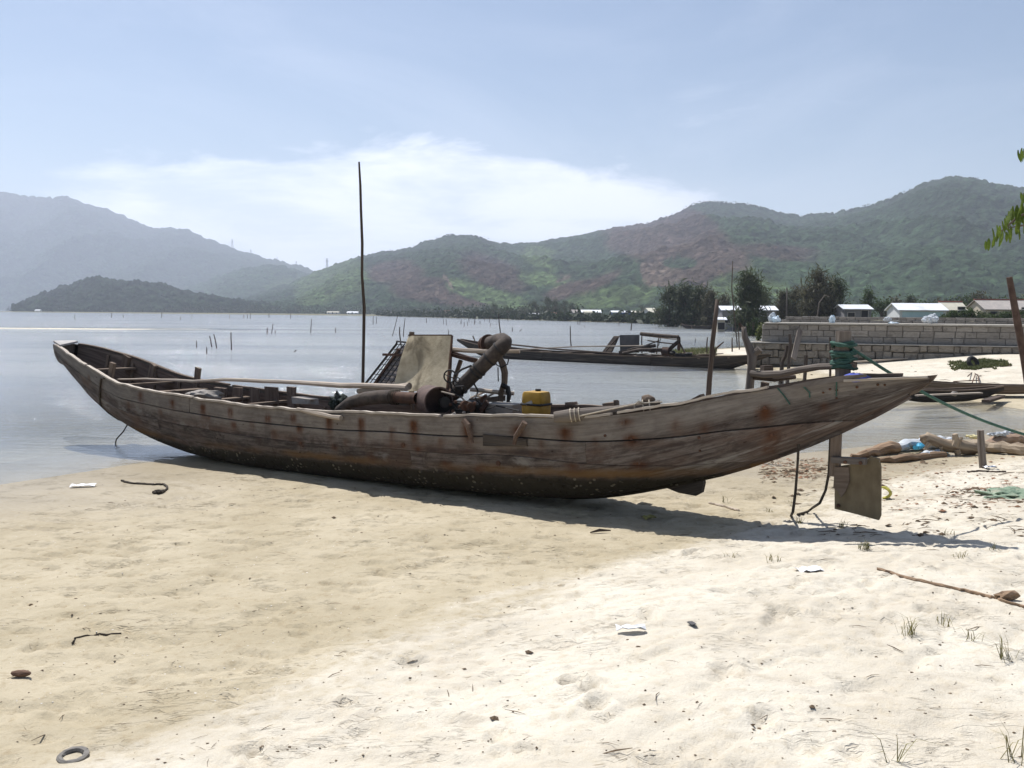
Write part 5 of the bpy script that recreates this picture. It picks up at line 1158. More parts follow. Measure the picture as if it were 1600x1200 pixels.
# ------------------------------------------------------------------ second sand boat, afloat
def simple_boat(label, bow, stern, beam, zg, zk, m, name='wooden_boat', strk=((.02, .5), (.506, .78), (.786, 1.0)), cuts=(.004, .5, .997), thick=.03):
    Hh = Hull(bow, stern, (np.array([0, .05, .14, .3, .5, .7, .86, .95, 1]), beam * np.array([.08, .42, .75, .97, 1, .97, .72, .36, .06])), zg, zk)
    t_ = thing(name, label, 'boat', Hh.B, Hh.rz)
    for side in (-1, 1):
        for i, (a, c) in enumerate(strk):
            for x0, x1 in zip(cuts[:-1], cuts[1:]): Hh.plank(side, x0 + .0006, x1 - .0006, a, c, thick, 26, 3, random.uniform(0, .008), i + 3).build('plank', m, t_, True, 40)
        Hh.rail('gunwale_rail', FRAMEW, t_, side, .01, .99, .05, .03, 0, 40, .006)
    mb = MB(); X_, T_ = np.meshgrid(np.linspace(.012, .985, 40), np.linspace(0, .98, 6), indexing='ij')
    for side in (-1, 1): mb.grid(Hh.pt(X_, side, T_, thick + .006), np.stack([X_ * Hh.L, T_], -1), side < 0)
    mb.build('inner_skin', INNER, t_, True, 50)
    return Hh, t_
b2 = lambda lst: list(np.interp(np.linspace(0, 1, 21), np.linspace(0, 1, len(lst)), lst))
H2B, boat2 = simple_boat('second dark sand boat moored afloat beyond the stranded one', D(714, 531, 41.8)[:2], D(1206, 553, 32.6)[:2], .8, b2([.80, .58, .42, .36, .34, .33, .33, .33, .36, .44, .58]), b2([.70, .05, -.25, -.3, -.32, -.32, -.32, -.3, -.25, -.02, .52]), DARKHULL, cuts=(.004, .36, .7, .997))
Q = lambda px, py, y=0: H2B.onb(px, py, y)
for x in np.linspace(.1, .9, 12):
    bb = float(H2B.b(x)); z = float(H2B.zg(x)); MB().bar(H2B.W(x * H2B.L, -bb, z - .03), H2B.W(x * H2B.L, bb, z - .03), .14, .04).build('thwart', FRAMEW, boat2)
X2, Y2 = H2B.ax, H2B.n; R2 = Matrix((X2, Y2, up)).transposed()
MB().tube([Q(742, 533, -.3), Q(739, 525, -.3)], .03, 5).build('timber_head', FRAMEW, boat2)
pm2 = thing('sand_pump', 'pump with angular pipe frame on the second moored boat', 'pump', Q(1035, 556), H2B.rz)
MB().tube([Q(1001, 521.5), Q(1040, 525), Q(1060, 526.5)], .075, 10).build('upper_pipe', PIPE, pm2, True, 40)
MB().tube([Q(1060, 526.5), Q(1061, 533), Q(1050, 542), Q(1044, 549)], .08, 10).build('drop_pipe', PIPE, pm2, True, 40)
MB().lathe([(.001, -.15), (.17, -.15), (.17, .15), (.001, .15)], Q(1041, 549, -.1), X2, 14).build('drum', PIPER, pm2, True, 35)
MB().tube([Q(973, 552, -.2), Q(1000, 546.5, -.2), Q(1035, 547, -.2)], [.06, .075, .075], 9).build('hose', PIPE, pm2, True)
MB().tube([Q(968, 551, -.1), Q(990, 545, -.1), Q(1024, 540, -.1)], .07, 9).build('hose', PIPE, pm2, True)
MB().lathe([(.001, 0), (.05, .02), (.07, .12), (.06, .24), (.02, .3), (.001, .3)], Q(1060.5, 548), up, 10).build('float', PIPER, pm2, True)
MB().tube([Q(1002, 524, .2), Q(1060, 531, .2)], .018, 5).build('brace', FRAMEW, pm2)
MB().tube([Q(1033, 526), Q(1031, 534), Q(1029, 540)], .012, 5).build('stay', BLACKM, pm2)
MB().bar(Q(1046, 552), Q(1080, 558), .2, .1).build('engine_block', BLACKM, pm2)
GRYM = plain('grey_sheet', (.060, .058, .060), (.095, .09, .09), 2, .8, .2)
MB().poly([Q(968, 523.5, .1), Q(999, 523, .1), Q(998, 549, .1), Q(966, 549, .1)], .02, Y2)
single('sheet_panel', MB().poly([Q(968, 523.5, .1), Q(999, 523, .1), Q(998, 551, .1), Q(969, 551, .1)], .02, Y2), GRYM, 'dark grey sheet panel standing on the second moored boat', 'panel')
single('sieve_screen', MB().poly([Q(959, 525, .4), Q(968, 525, .2), Q(956, 551, .2), Q(940, 551, .5)], .03, Y2), DARKHULL, 'slanted dark screen leaning by the sheet on the moored boat', 'sieve')
pole('long_pole', [Q(800, 547, -.2), Q(900, 541.5, -.1), Q(1020, 540, -.1)], .03, POLEW, 'pale straight pole laid along the second moored boat', n=6)
pole('long_pole', [Q(795, 538, .3), Q(860, 545, .2), Q(970, 553, -.1)], .04, STAKE, 'dark pole slanting down along the bow half of the moored boat', n=6)
for i in range(9):
    px = 905 + i * 22 + random.uniform(-6, 6); a = Q(px, 556 + random.uniform(-3, 1), random.uniform(-.5, .4)); e = Q(px + random.uniform(25, 60), 552 + random.uniform(-3, 4), random.uniform(-.5, .5)); MB().bar(a, e, random.uniform(.05, .16), .035, (0, 0, 1), .012).build('deck_plank', random.choice([FRAMEW, STAKE2, INNER]), boat2)
for a_, b_ in (((1003, 523), (1003, 552)), ((1030, 526), (1026, 553)), ((1058, 528), (1072, 556)), ((1012, 532), (1052, 537)), ((985, 549), (1030, 532)), ((945, 551), (965, 527)), ((1075, 556), (1062, 540))): MB().tube(crooked(Q(*a_, .25), Q(*b_, .25), 3, .02), .026, 5, True, .1).build('frame_pole', random.choice([FRAMEW, STAKE]), pm2)
for a_, b_ in (((1010, 551), (1030, 545)), ((1048, 556), (1052, 546)), ((1066, 556), (1085, 552))): MB().blob((Q(*a_, -.1) + Q(*b_, -.1)) / 2, .13, 2, .5, int(a_[0]), (1.2, .8, .7)).build('engine_part', BLACKM, pm2)
# small boats further off
simple_boat('small dark boat lying behind the outer end of the sea wall', G(1131, 512)[:2], G(1212, 519)[:2], .5, b2([.75, .5, .4, .36, .35, .36, .5]), b2([.55, -.1, -.2, -.2, -.2, -.1, .3]), DARKHULL, cuts=(.004, .997))
simple_boat('dark long boat moored by the shore under the casuarina grove', D(1064, 505, 132)[:2], D(1118, 505, 128)[:2], .6, b2([.7, .45, .4, .38, .4, .55]), b2([.5, -.1, -.2, -.2, -.1, .3]), DARKHULL, cuts=(.004, .997))
simple_boat('little dark boat drawn up before the long cream house', D(906, 498, 262)[:2], D(950, 498, 255)[:2], .7, b2([1.0, .7, .6, .6, .65, .9]), b2([.8, -.1, -.2, -.2, -.1, .5]), DARKHULL, cuts=(.004, .997))
# canoes drawn up on the far bank
_, cn = simple_boat('narrow dark canoe with pale gunwale half hidden behind the boat stern', G(1372, 622, .12)[:2], G(1568, 617, .18)[:2], .26, b2([.42, .34, .30, .29, .30, .33, .38]), b2([.30, .1, .02, .02, .04, .12, .28]), DARKHULL, 'canoe', ((.02, .6), (.61, 1.)), (.004, .997), .02)
_, cn2 = simple_boat('long low canoe on the sand just above the dark one', G(1390, 604, .2)[:2], G(1690, 613, .25)[:2], .3, b2([.42, .36, .33, .33, .33, .36, .42]), b2([.35, .18, .12, .12, .14, .2, .32]), FRAMEW, 'canoe', ((.02, .6), (.61, 1.)), (.004, .997), .02)
single('canoe_board', MB().bar(G(1432, 618, .34), G(1533, 614, .36), .10, .03), POLEW, 'pale board lying across the dark canoe', 'board')
single('canoe_board', MB().bar(G(1540, 627, .16), G(1565, 619, .16), .16, .06), STAKE, 'dark split plank on the mud at the end of the dark canoe', 'plank')
single('sack', MB().blob(G(1491, 615, .34), .075, 2, .5, 21, (.9, .8, .8)), RAG, 'small white bundle sitting in the dark canoe under the green rope', 'sack')

# ------------------------------------------------------------------ stakes in the lagoon
def stake(bx, by, tx, ty, wpx, label, group=None, m=STAKE, sub=.5):
    b = G(bx, by); d = b.y; r_ = max(.016, wpx / FOC * d / 2); t_ = D(tx, ty, d * random.uniform(.995, 1.005))
    dn = b + (b - t_).normalized() * sub if (t_ - b).length > .01 else b
    return pole('stake', [dn] + crooked(b, t_, 3, .03 * (t_ - b).length), [r_, r_, r_ * .95, r_ * .9, r_ * .7], m, label, 'stake', group, 6)
for a in [(331, 542, 327.5, 525, 1.9, 'leftmost of two leaning stakes in the shallows past the bow'), (338.5, 544, 334, 522, 1.9, 'taller leaning stake next to its twin in the shallows'), (361.5, 547, 361, 519.5, 2.0, 'straight upright stake right of the two leaning ones'), (307, 543, 307, 532, 1.2, 'small thin stake left of the two leaning ones'), (323, 553, 323, 542, 1.6, 'short stake nearest the bow of the stranded boat'), (417.5, 521, 417.5, 512, 1.6, 'short stake of the three past the sandbars'), (424.5, 521, 426.5, 505.5, 1.3, 'tallest of the three stakes past the sandbars'), (430, 520.5, 430, 516.5, 1.2, 'stub of the three stakes past the sandbars'), (485.5, 520, 487, 498.5, 1.2, 'tall thin stake left of the mast pole'), (524.5, 520, 524.5, 512, 1.2, 'short thin stake just left of the mast pole'), (613, 525, 621.5, 493, 1.1, 'long leaning thin rod right of the mast pole'), (630.5, 526, 633, 497, 1.3, 'upright rod close to the long leaning one'), (627.5, 545, 624.5, 511, 2.4, 'thick dark stake rising behind the sieve'), (583, 507, 583.5, 494, 1.0, 'thin far stake right beside the mast pole'), (588, 506, 588, 495, .9, 'faintest thin stake near the mast pole'), (701, 526, 700.5, 515, 1.2, 'thin stake over the corner of the tan panel'), (783, 529, 779, 489.5, 1.9, 'tall stake rising above the bend of the pump pipe'), (892.5, 541, 891, 510, 2.0, 'upright stake behind the bow half of the moored boat'), (986, 516, 987, 504, 1.8, 'dark stake off the shore below the blue shed'), (1086, 535, 1087, 529, 1.2, 'short stub between moored boat and tall crooked pole'), (800.5, 518, 800.5, 512, 1.4, 'short stake in mid lagoon right of the pump pipe'), (812, 518, 815, 514, 1.0, 'tiny slanting stake next to the short mid lagoon one'), (914, 512, 913, 508.5, 1.0, 'tiny stake left of the cream hut'), (460, 549.5, 463, 547, 1.4, 'floating stick tip in open water left of the mast pole')]:
    stake(*a[:5], a[5])
random.seed(21)
for k in range(34):
    px = random.choice([random.uniform(655, 900), random.uniform(690, 800), random.uniform(900, 1090), random.uniform(40, 480)]); y0 = {True: random.uniform(499, 509), False: random.uniform(494, 499)}[px > 520] + max(0, (px - 800) * .012)
    stake(px, y0 + 1.5, px + random.uniform(-1, 1), y0 - random.uniform(3, 8), random.uniform(.7, 1.0), 'tiny far stake of the fish traps dotting the middle of the lagoon', 'fish trap stakes far out')
dq = 46
for a in [(1103.5, 556, 1105.5, 527, 2.3, 'stake on the grassy spit beside the crooked pole', 0), (1144, 555, 1144, 527.5, 2.3, 'stake on the grassy spit left of the sea wall', 0), (1155.5, 553, 1153.5, 511, 1.9, 'tallest thin stake on the spit close to the sea wall', 0)]:
    stake(*a[:5], a[5])
stake(1152, 538, 1145, 408, 2.0, 'tall thin pole rising in front of the grey block house', None, STAKE)
def bpole(pts, z, rpx, label, m=STAKE2):
    b = G(*pts[0], z); d = b.y; P = [b - Vector((0, 0, .4))] + [D(x, y, d) for x, y in pts]; pole('stake', P, [rpx[0] / FOC * d] + [r / FOC * d for r in rpx], m, label, 'stake')
    return d
bpole([(1219, 602), (1221, 583), (1222, 566), (1227, 556), (1230, 540)], -.05, (3.2, 3.6, 3.0, 2.8, 2.2), 'thicker bent stake of the pair before the sea wall', STAKE)
bpole([(1230, 603), (1232, 580), (1233, 555), (1235, 535), (1234, 522)], -.05, (2.4, 2.6, 2.4, 2.3, 2.0), 'taller straight stake of the pair before the sea wall', STAKE)
for px in (1223, 1228.5): 
    b = G(px, 601.5, -.05); pole('white_wrap', [b, D(px + .3, 588, b.y)], [.03, .036], WHITEP, 'white plastic wrapped low round the ' + ('bent' if px < 1225 else 'straight') + ' stake of the pair', 'wrap')
bpole([(1257, 594), (1258.5, 575), (1259.5, 555)], .05, (2.9, 2.7, 2.6), 'stubby stake between the pair and the rudder post', STAKE)
bpole([(1297, 590), (1297.5, 560), (1297, 527)], .1, (1.9, 1.8, 1.6), 'slim stake just left of the rudder post', STAKE)
d_ = 14.5; pole('leaning_pole', [D(1622, 700, d_), D(1600, 558, d_), D(1590, 505, d_), D(1577, 433, d_)], [.062, .060, .058, .046], plain('dark_red_wood', (.075, .045, .034), (.13, .085, .065), 6), 'thick dark leaning pole at the edge in front of the sea wall', n=8)
b = on(1536, 731); pole('short_post', [b - Vector((0, 0, .2)), b, D(1533.5, 700, b.y), D(1532, 672, b.y)], [.042, .045, .044, .042], STAKE2, 'short grey post in the sand in front of the driftwood', 'post', n=9)
single('crate', MB().box(G(1198, 575, .22), (.34, .3, .18), Matrix.Rotation(.2, 3, 'Z'), .95, .01), STAKE, 'dark box on the sand by the stern of the moored boat', 'box')
mb = MB().bar(G(1330, 566, .33), G(1455, 557, .55), .16, .05); single('beached_plank', mb, POLEW, 'long pale plank lying at the foot of the sea wall', 'plank')
for pts, lab in (([(1512, 588), (1520, 581), (1528, 586), (1530, 598)], 'rusty wire hoop lying on the far beach'), ([(1490, 596), (1530, 594)], 'rusty rod lying across the wire hoop'), ([(1519, 598), (1524, 585)], 'short rod crossing the wire hoop')):
    P = [G(x, y, .3) for x, y in pts]; pole('wire_hoop', P, .014, IRON, lab, 'wire')
single('tyre', MB().tube(ring(on(1520, 573) + Vector((0, 0, .13)), (.3, -1, .5), .16, 0, 16), .07, 8, False), BLACKM, 'dark tangled tyre lying in the grass patch', 'tyre')
# grass on the far beach
P = []; r = np.random.default_rng(8)
def blades(pts, h, seed, lean=.5, w=.008):
    r = np.random.default_rng(seed); n = len(pts); P = np.array([p[:] for p in pts]); a = r.uniform(0, 2 * PI, n); L = h * r.uniform(.5, 1.2, n); l = r.uniform(.1, lean, n) * 1.3
    dx, dy = np.cos(a), np.sin(a); tip = P + np.stack([dx * L * l, dy * L * l, L * np.sqrt(np.clip(1 - (l * .7) ** 2, .15, 1))], -1); mid = P + np.stack([dx * L * l * .3, dy * L * l * .3, L * .6], -1)
    e = np.stack([-dy, dx, 0 * dx], -1) * w
    V = np.stack([P - e, P + e, mid + e * .8, mid - e * .8, tip], 1).reshape(-1, 3); k = np.arange(n) * 5
    F = np.concatenate([np.stack([k, k + 1, k + 2, k + 3], 1), np.stack([k + 3, k + 2, k + 4, k + 4], 1)])
    return V, F
def blade_obj(name, pts, h, seed, m, lean=.5, w=.008):
    V, F = blades(pts, h, seed, lean, w); me = bpy.data.meshes.new(name); me.from_pydata(V.tolist(), [], [tuple(f) if f[2] != f[3] else tuple(f[:3]) for f in F.tolist()]); me.materials.append(m)
    o = bpy.data.objects.new(name, me); COL.objects.link(o); ROOTS[o] = Matrix.Identity(4); return o
pts = []
while len(pts) < 3800:
    x, y = r.uniform(1478, 1605), r.uniform(559, 581); e = ((x - 1535) / 60) ** 2 + ((y - 570 + (x - 1535) * .04) / 7.5) ** 2
    if e + 2.6 * float(fbm(np.array(x * .09), np.array(y * .35), 3, 3)) - 1.1 < 1: pts.append(on(x, y, 8))
o = blade_obj('grass', pts, .085, 3, GRASSM, .9, .012); tag(o, 'patch of low green grass on the far white beach', 'grass', None, 'stuff')
pts = []
while len(pts) < 1300:
    x, y = r.uniform(1030, 1120), r.uniform(546.5, 556); p = G(x, y, .05); z = gz(p.x, p.y)
    if z > .0 and r.random() < .35 + .65 * (1 - abs(y - 549) / 7): pts.append(Vector((p.x, p.y, z)))
o = blade_obj('grass', pts, .22, 5, GRASSM, .7, .016); tag(o, 'strip of yellow green grass on the sandy spit', 'grass', None, 'stuff')

# ------------------------------------------------------------------ driftwood by the near bank
DRIFT = wood('driftwood', (.27, .21, .15), (.42, .34, .25), (.16, .115, .08), 2, 22)
DRIFTB = wood('brown_driftwood', (.19, .125, .08), (.32, .225, .15), (.10, .065, .045), 2, 20)
def drift(name, label, pts, r, m, lift=0.0, n=10):
    P = []
    for (x, y), q in zip(pts, r): g = on(x, y); P.append(g + Vector((0, 0, q * .8 + lift)))
    Q_ = []; q_ = []
    for i in range(len(P) - 1):
        for f in (0, .33, .66): Q_.append(jig(P[i].lerp(P[i + 1], f), .018)); q_.append((r[i] * (1 - f) + r[i + 1] * f) * random.uniform(.82, 1.12))
    return single(name, MB().tube(Q_ + [P[-1]], q_ + [r[-1] * .8], n, True, .16), m, label, 'driftwood')
drift('driftwood_log', 'brown split log end lying by the water behind the rudder', [(1330, 716), (1350, 715), (1375, 711), (1402, 707)], [.03, .06, .085, .09], DRIFTB)
drift('driftwood_log', 'thin reddish log lying in front of the white sacks', [(1368, 722), (1395, 723), (1430, 719), (1476, 714)], [.03, .055, .06, .05], DRIFTB)
drift('driftwood_log', 'long pale trunk running out past the short post', [(1500, 707), (1535, 708), (1570, 710), (1600, 711), (1650, 712)], [.10, .10, .095, .085, .07], DRIFT, .02)
sp = on(1470, 712)
rt = thing('driftwood_root', 'gnarled driftwood root with knotty head and stub branches', 'driftwood', sp)
c = lambda x, y, dz=0: D(x, y, sp.y + dz)
MB().tube([c(1441, 690), c(1450, 685), c(1462, 690), c(1480, 696), c(1500, 699), c(1520, 703, .1)], [.05, .085, .075, .085, .10, .10], 10, True, .22).build('trunk', DRIFT, rt, True)
MB().blob(c(1446, 685), .075, 2, .6, 4, (1.1, .8, .9), 3).build('knot', DRIFT, rt, True)
for pts, r_ in (([(1490, 698), (1494, 688), (1492, 678)], (.05, .045, .035)), ([(1497, 700), (1498, 690), (1503, 683)], (.04, .035, .02)), ([(1496, 702), (1498, 712), (1496, 720)], (.05, .04, .03)), ([(1452, 692), (1446, 701), (1456, 706), (1462, 716)], (.04, .03, .025, .02)), ([(1470, 698), (1471, 706)], (.025, .01))):
    MB().tube([c(*p, -.06) for p in pts], r_, 7, True, .2).build('stub_branch', DRIFT, rt)
BAGBL = plain('bright_blue_plastic', (.03, .30, .50), (.08, .40, .58), 6, .5, .3)
def longsack(label, pts, r, m, cat='sack', dz=0):
    P = []
    for (x, y), q in zip(pts, r): P.append(on(x, y) + Vector((0, 0, q * .8 + dz)))
    Q_ = []; q_ = []
    for i in range(len(P) - 1):
        for f in (0, .25, .5, .75): Q_.append(jig(P[i].lerp(P[i + 1], f), .012)); q_.append((r[i] * (1 - f) + r[i + 1] * f) * random.uniform(.80, 1.14))
    return single('sack', MB().tube(Q_ + [P[-1]], q_ + [r[-1] * .6], 11, True, .16, .8), m, label, cat)
longsack('long white plastic sack between brown log and driftwood root', [(1402, 706), (1415, 704), (1440, 702), (1470, 699), (1490, 697)], [.07, .11, .115, .11, .08], BAGW)
longsack('bright blue plastic sheet folded over the long white sack', [(1431, 709), (1440, 706), (1447, 702)], [.035, .05, .03], BAGBL, 'plastic sheet', .055)
longsack('thin white sack in front of the long one', [(1428, 719), (1445, 716), (1462, 713)], [.03, .062, .05], BAGW)
longsack('blue plastic bag end under the driftwood root', [(1461, 713), (1472, 711), (1482, 709)], [.05, .055, .03], BAGB)
CLAY = plain('brown_sack', (.30, .20, .14), (.40, .29, .21), 5, .9, .5)
longsack('brown earth filled sack behind the short post', [(1540, 700), (1560, 697), (1585, 695), (1610, 693)], [.06, .11, .12, .1], CLAY)
for i, (x, y) in enumerate(((1552, 690), (1563, 689), (1575, 687), (1520, 694))): 
    p = on(x, y + 8); sack_ = MB().blob(p + Vector((0, 0, .19)), .065, 3, .8, 30 + i, (1.5, .8, .45), 4); single('plastic_scrap', sack_, BAGW if i != 3 else plain('yellow_scrap', (.62, .55, .30), (.5, .45, .25), 5), ('white scrap on the left end of the brown sack', 'white scrap in the middle of the brown sack', 'white crumpled scrap highest on the brown sack', 'pale yellow scrap behind the root')[i], 'plastic')
# ------------------------------------------------------------------ small things on the sand
def flat_on(px, py, w, h, lift=.006, a=0., m=WHITEP, name='paper_scrap', label='', cat='scrap', curl=.02):
    p = on(px, py); mb = MB(); n = 6; ca, sa = math.cos(a), math.sin(a); P = np.zeros((n, 3, 3))
    for i in range(n):
        for j in range(3):
            u, v_ = (i / (n - 1) - .5) * w, (j / 2 - .5) * h; P[i, j] = (p.x + u * ca - v_ * sa, p.y + u * sa + v_ * ca, p.z + lift + curl * abs(math.sin(i * 1.3 + j)) + random.uniform(0, .004))
    mb.grid(P, None, False); top = list(mb.v); mb.grid(P - np.array([0, 0, .004]), None, True)
    return single(name, mb, m, label, cat)
PAPER = plain('paper_white', (.72, .72, .74), (.80, .80, .80), 6, .8)
flat_on(985, 988, .16, .055, .02, .03, PAPER, label='white crumpled paper strip on the dry sand in front of the boat', curl=.018)
flat_on(1264, 894, .17, .10, .01, .2, PAPER, label='thin white scrap of plastic below the stern shadow')
flat_on(130, 761, .26, .12, .012, .2, PAPER, label='white plastic scrap on wet sand near the bow shadow')
flat_on(1081, 977, .035, .05, .01, .4, GRYM, 'dark_chip', 'small dark square chip on the pale sand', 'chip', .004)
flat_on(1013, 811, .13, .10, .01, .5, plain('yellow_leaf', (.42, .38, .12), (.33, .28, .10), 9), 'fallen_leaf', 'yellowish leaf lying in the boat shadow', 'leaf', .02)
p = on(940, 833); single('wood_splinter', MB().tube([p + Vector((-.10, -.02, .01)), p + Vector((-.02, 0, .025)), p + Vector((.08, .02, .02))], [.006, .014, .005], 5, True, .3), STAKE, 'short brown splinter at the edge of the boat shadow', 'wood')
p = on(33, 1058); single('wood_chip', MB().blob(p + Vector((0, 0, .02)), .045, 2, .3, 3, (1.2, .5, .4)), plain('brown_chip', (.10, .055, .035), (.15, .09, .06), 9), 'small brown wood chip on the wet sand', 'wood')
p = on(114, 1184); mb = MB().tube(ring(p + Vector((0, 0, .006)), (0, -.1, 1), .05, 0, 20), [.013] * 21, 8, False, .15); single('rubber_ring', mb, plain('grey_ring', (.15, .14, .125), (.23, .21, .19), 8, .9), 'grey rounded ring half sunk in wet sand', 'ring')
YELF = plain('olive_yellow_rubber', (.36, .33, .05), (.46, .42, .10), 6, .6)
p = on(1380, 780); single('rubber_hoop', MB().tube([p + Vector((.065 * math.sin(a), .02 * math.cos(2 * a), .065 - .055 * math.cos(a))) for a in np.linspace(.0, 3.6, 14)], [.012, .018, .024] + [.026] * 8 + [.022, .016, .01], 8, True, .1, .6), YELF, 'yellow green curved rubber hoop lying just behind the rudder blade', 'hoop')
def rope_on(name, label, pts, r, m, cat='rope'):
    P = []; pts = np.array(pts, float); k = np.linspace(0, len(pts) - 1, (len(pts) - 1) * 7 + 1)
    for x, y in zip(np.interp(k, range(len(pts)), pts[:, 0]), np.interp(k, range(len(pts)), pts[:, 1])): P.append(on(x, y) + Vector((0, random.uniform(-.012, .012), r * .7)))
    return single(name, MB().tube(P, r, 6, True, .25), m, label, cat)
rope_on('old_rope', 'dark weedy rope end curled on the wet sand below the bow', [(190, 752), (205, 756), (240, 758), (256, 758), (262, 763), (258, 768), (243, 768)], .013, ROPED)
rope_on('old_rope', 'short tangle at the tail of the weedy rope', [(240, 771), (250, 772), (256, 769)], .02, ROPED)
rope_on('old_twig', 'thin brown weed strand on wet sand at lower left', [(114, 1005), (118, 997), (140, 993), (190, 990)], .005, ROPED, 'twig')
rope_on('stick', 'long thin stick lying on the white sand at right', [(1371, 890), (1420, 905), (1490, 920), (1550, 935), (1600, 950), (1640, 958)], .010, DRIFTB, 'stick')
p = on(1573, 938); single('dry_leaf', MB().blob(p + Vector((0, 0, .03)), .045, 2, .8, 3, (1.3, .7, .6), 3), DRIFTB, 'curled brown leaf beside the long stick', 'leaf')
rope_on('stick', 'brown twigs at the foot of the short post', [(1512, 738), (1530, 737), (1555, 738), (1572, 738)], .012, STAKE, 'stick')
flat_on(1546, 733, .16, .08, .02, .1, PAPER, label='white scrap at the foot of the short post')
rope_on('stick', 'pale sliver of wood by the boat shadow under the skeg', [(1108, 787), (1130, 792), (1155, 799)], .012, POLEW, 'stick')
NETG = plain('green_net', (.13, .20, .14), (.24, .29, .21), 26, .9, .8, .02, c3=(.35, .36, .27))
p = on(1588, 779); single('green_net', MB().blob(p + Vector((0, 0, .0)), .40, 4, .55, 3, (1.0, .75, .22), 5), NETG, 'faded green fishing net heaped on the sand at the edge', 'net')
# dry grass tufts
TUFT = leafmat('dry_tuft', (.15, .15, .05), (.27, .23, .10), .2)
for i, (x, y, n, h, lab) in enumerate([(1420, 992, 22, .12, 'widest sprawling grass tuft on the white sand'), (1478, 978, 14, .09, 'small grass tuft just behind the widest one'), (1520, 1000, 12, .08, 'sparse tuft in front of the small one'), (1575, 1030, 16, .13, 'spiky tuft near the picture edge'), (1400, 1190, 8, .14, 'few long blades at the bottom of the beach'), (1585, 1190, 10, .15, 'long blades in the lower corner of the beach'), (1350, 858, 40, .08, 'greenest little tuft below the stern shadow'), (1145, 872, 14, .08, 'dry tuft on the brow below the boat'), (1212, 876, 16, .08, 'dry tuft between the scrap and the brow'), (1315, 825, 24, .10, 'dark tuft inside the stern shadow'), (1250, 818, 20, .08, 'tuft in the shadow under the stern ropes'), (1500, 870, 12, .07, 'thin tuft beyond the long stick'), (1130, 785, 10, .10, 'upright sprig by the skeg'), (1200, 800, 12, .07, 'small sprig behind the hanging rope'), (1235, 790, 9, .08, 'sprig right by the hanging rope'), (1480, 835, 12, .06, 'thin sprig below the green net'), (1555, 858, 10, .07, 'lone sprig past the shadow tip')]):
    p = on(x, y); pts = [Vector((random.gauss(0, .025), random.gauss(0, .02), -.004)) for _ in range(n)]; o = blade_obj('grass_tuft', pts, h, 60 + i, TUFT, 1.25, .0022); o.location = p; tag(o, lab, 'grass', 'grass tufts in the dry sand')
# litter: twigs, clods, weed and shell bits beyond counting
LIT = plain('dark_litter', (.085, .058, .036), (.17, .12, .075), 20, .95, .3)
mb = MB(); random.seed(12)
def litter(n, xr, yr, wmin, wmax, dens=None, out=mb, twig=.5):
    for k in range(n):
        x, y = random.uniform(*xr), random.uniform(*yr)
        if dens and random.random() > dens(x, y): continue
        p = on(x, y, 7); L = random.uniform(wmin, wmax) * random.uniform(.4, 1); a = random.gauss(.15, .7)
        if random.random() < twig:
            dv = Vector((math.cos(a), math.sin(a), random.uniform(-.05, .12))) * L; q = L * random.uniform(.03, .07)
            out.tube([p - dv + Vector((0, 0, q)), p + Vector((random.uniform(-.15, .15) * L, random.uniform(-.15, .15) * L, L * .1 + q)), p + dv + Vector((0, 0, q))], [q * .5, q, q * .4], 3, False)
        else:
            n0 = len(out.v); e = [Vector((random.uniform(.2, .5) * L * math.cos(i * 1.57 + a) * 1.3, random.uniform(.2, .5) * L * math.sin(i * 1.57 + a), random.uniform(-.02, .14) * L)) for i in range(4)]
            out.v += [p + q for q in e] + [p + Vector((0, 0, L * random.uniform(.12, .32)))]
            for i in range(4): out.f.append((n0 + i, n0 + (i + 1) % 4, n0 + 4)); out.uv.append([(0, 0)] * 3)
litter(1500, (0, 1600), (800, 1195), .006, .026)
litter(90, (0, 1600), (830, 1195), .03, .07, None, mb, .9)
litter(900, (1185, 1600), (705, 840), .03, .12, lambda x, y: float(sstep(.42, .6, fbm(np.array(x * .012), np.array(y * .05), 3, 6))))
litter(260, (1190, 1300), (716, 750), .04, .13, lambda x, y: 1 - abs(y - 732) / 26)
litter(200, (100, 1000), (755, 850), .012, .05)
litter(220, (1480, 1600), (762, 772), .02, .08)
litter(110, (1200, 1600), (570, 605), .06, .2, lambda x, y: .5)
o = mb.build('litter', LIT); tag(o, 'dark twigs, weed and clods strewn over the sand', 'litter', None, 'stuff')
mb = MB()
litter(1100, (0, 1150), (770, 1100), .006, .016, lambda x, y: .9 if x < 1150 - (y - 830) * 2 else 0, mb, 0)
o = mb.build('shell_grit', plain('shell_white', (.62, .58, .52), (.74, .70, .64), 20, .7)); tag(o, 'tiny white shell bits sprinkled over the wet sand', 'shells', None, 'stuff')
mb = MB()
litter(620, (1370, 1600), (712, 800), .02, .085, lambda x, y: .6, mb); litter(240, (1190, 1290), (716, 748), .03, .09, None, mb, .3)
o = mb.build('leaf_litter', plain('russet_litter', (.22, .11, .065), (.34, .20, .12), 20, .95)); tag(o, 'russet dead leaves washed up behind the rudder', 'litter', None, 'stuff')

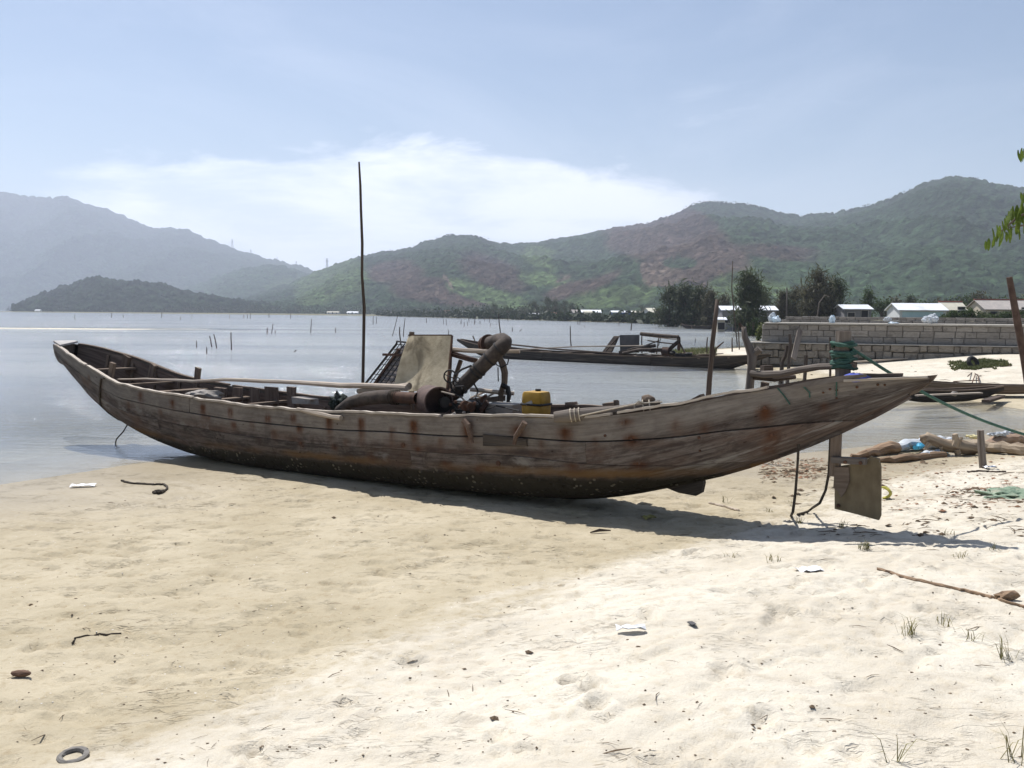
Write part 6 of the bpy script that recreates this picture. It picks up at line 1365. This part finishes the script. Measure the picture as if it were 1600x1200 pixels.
# ------------------------------------------------------------------ overhanging tree branch at the edge
LEAF = leafmat('fresh_leaf', (.085, .135, .022), (.16, .22, .04), .45)
tb = Vector((5.6, 4.6, gz(5.6, 4.6) - .1)); tree = thing('shade_tree', 'leafy tree branch with drooping green leaflets reaching in from the side', 'tree', tb)
MB().tube([tb, tb + Vector((.05, .1, 1.2)), tb + Vector((-.1, 0, 2.4)), tb + Vector((-.2, -.1, 3.4)), tb + Vector((-.15, -.1, 4.3))], [.13, .11, .09, .07, .05], 10, True, .05).build('trunk', BARK, tree, True)
dl = 4.3
def bpath(pts, r): MB().tube([D(x, y, dl) for x, y in pts], r, 6, True, .05).build('branch', BARK, tree)
bpath([(2590, 60), (2100, 200), (1800, 270), (1640, 318), (1592, 338), (1560, 365)], [.05, .035, .022, .010, .006, .003]); bpath([(2100, 200), (1800, 190), (1660, 225), (1600, 237)], [.02, .014, .007, .003]); bpath([(1800, 270), (1680, 290), (1598, 303)], [.012, .007, .003]); bpath([(1640, 318), (1600, 352), (1576, 356)], [.008, .005, .003]); bpath([(1800, 270), (1700, 360), (1640, 380)], [.01, .006, .003]); bpath([(2590, 60), (2500, -200), (2300, -350)], [.05, .03, .01])
b = MB(); n = 7; P = np.zeros((n, 3, 3))
for i in range(n):
    u = i / (n - 1); w = .30 * math.sin(PI * min(1, u * .92 + .04)) ** .8
    for j, s_ in enumerate((-1, 0, 1)): P[i, j] = (s_ * w * .5, .06 * abs(s_) - .10 * u * u, -u)
b.grid(P, None, False); lo = b.build('leaf', LEAF); leafme = lo.data; ROOTS.pop(lo); bpy.data.objects.remove(lo)
leafme.polygons.foreach_set('use_smooth', [True] * len(leafme.polygons))
inv = ROOTS[tree].inverted()
def leaf_at(p, L, a, tilt):
    o = bpy.data.objects.new('leaf', leafme); COL.objects.link(o); o.parent = tree
    o.matrix_basis = inv @ (Matrix.Translation(p) @ Matrix.Rotation(a, 4, 'Z') @ Matrix.Rotation(tilt, 4, 'X') @ Matrix.Diagonal((L, L, L, 1)))
random.seed(4); k_ = dl / FOC
for x, y, L in [(1541, 376, 13), (1546, 372, 17), (1553, 369, 16), (1560, 365, 17), (1566, 362, 16), (1550, 357, 20), (1556, 352, 22), (1562, 352, 20), (1565, 360, 22), (1572, 362, 14), (1575, 330, 26), (1580, 326, 28), (1585, 322, 26), (1590, 320, 30), (1595, 318, 28), (1599, 318, 26), (1570, 340, 18), (1576, 352, 18), (1582, 354, 22), (1587, 350, 22), (1593, 342, 20), (1597, 340, 22), (1590, 348, 16), (1596, 300, 16), (1600, 302, 18), (1603, 300, 18), (1592, 234, 18), (1597, 231, 18), (1601, 232, 16), (1605, 320, 26), (1610, 316, 28), (1608, 340, 20), (1568, 345, 18), (1573, 336, 22)]:
    leaf_at(D(x + random.uniform(-1, 1), y, dl + random.uniform(-.06, .06)), L * k_ * 1.15, random.uniform(0, 2 * PI), random.uniform(-.35, .35))
for k in range(150):
    x, y = random.choice([(random.uniform(1612, 1800), random.uniform(255, 345)), (random.uniform(1620, 1780), random.uniform(180, 240)), (random.uniform(1640, 1720), random.uniform(330, 385)), (random.uniform(2050, 2600), random.uniform(-350, 200))])
    leaf_at(D(x, y, dl + random.uniform(-.15, .15)), random.uniform(.05, .085), random.uniform(0, 2 * PI), random.uniform(-.5, .5))
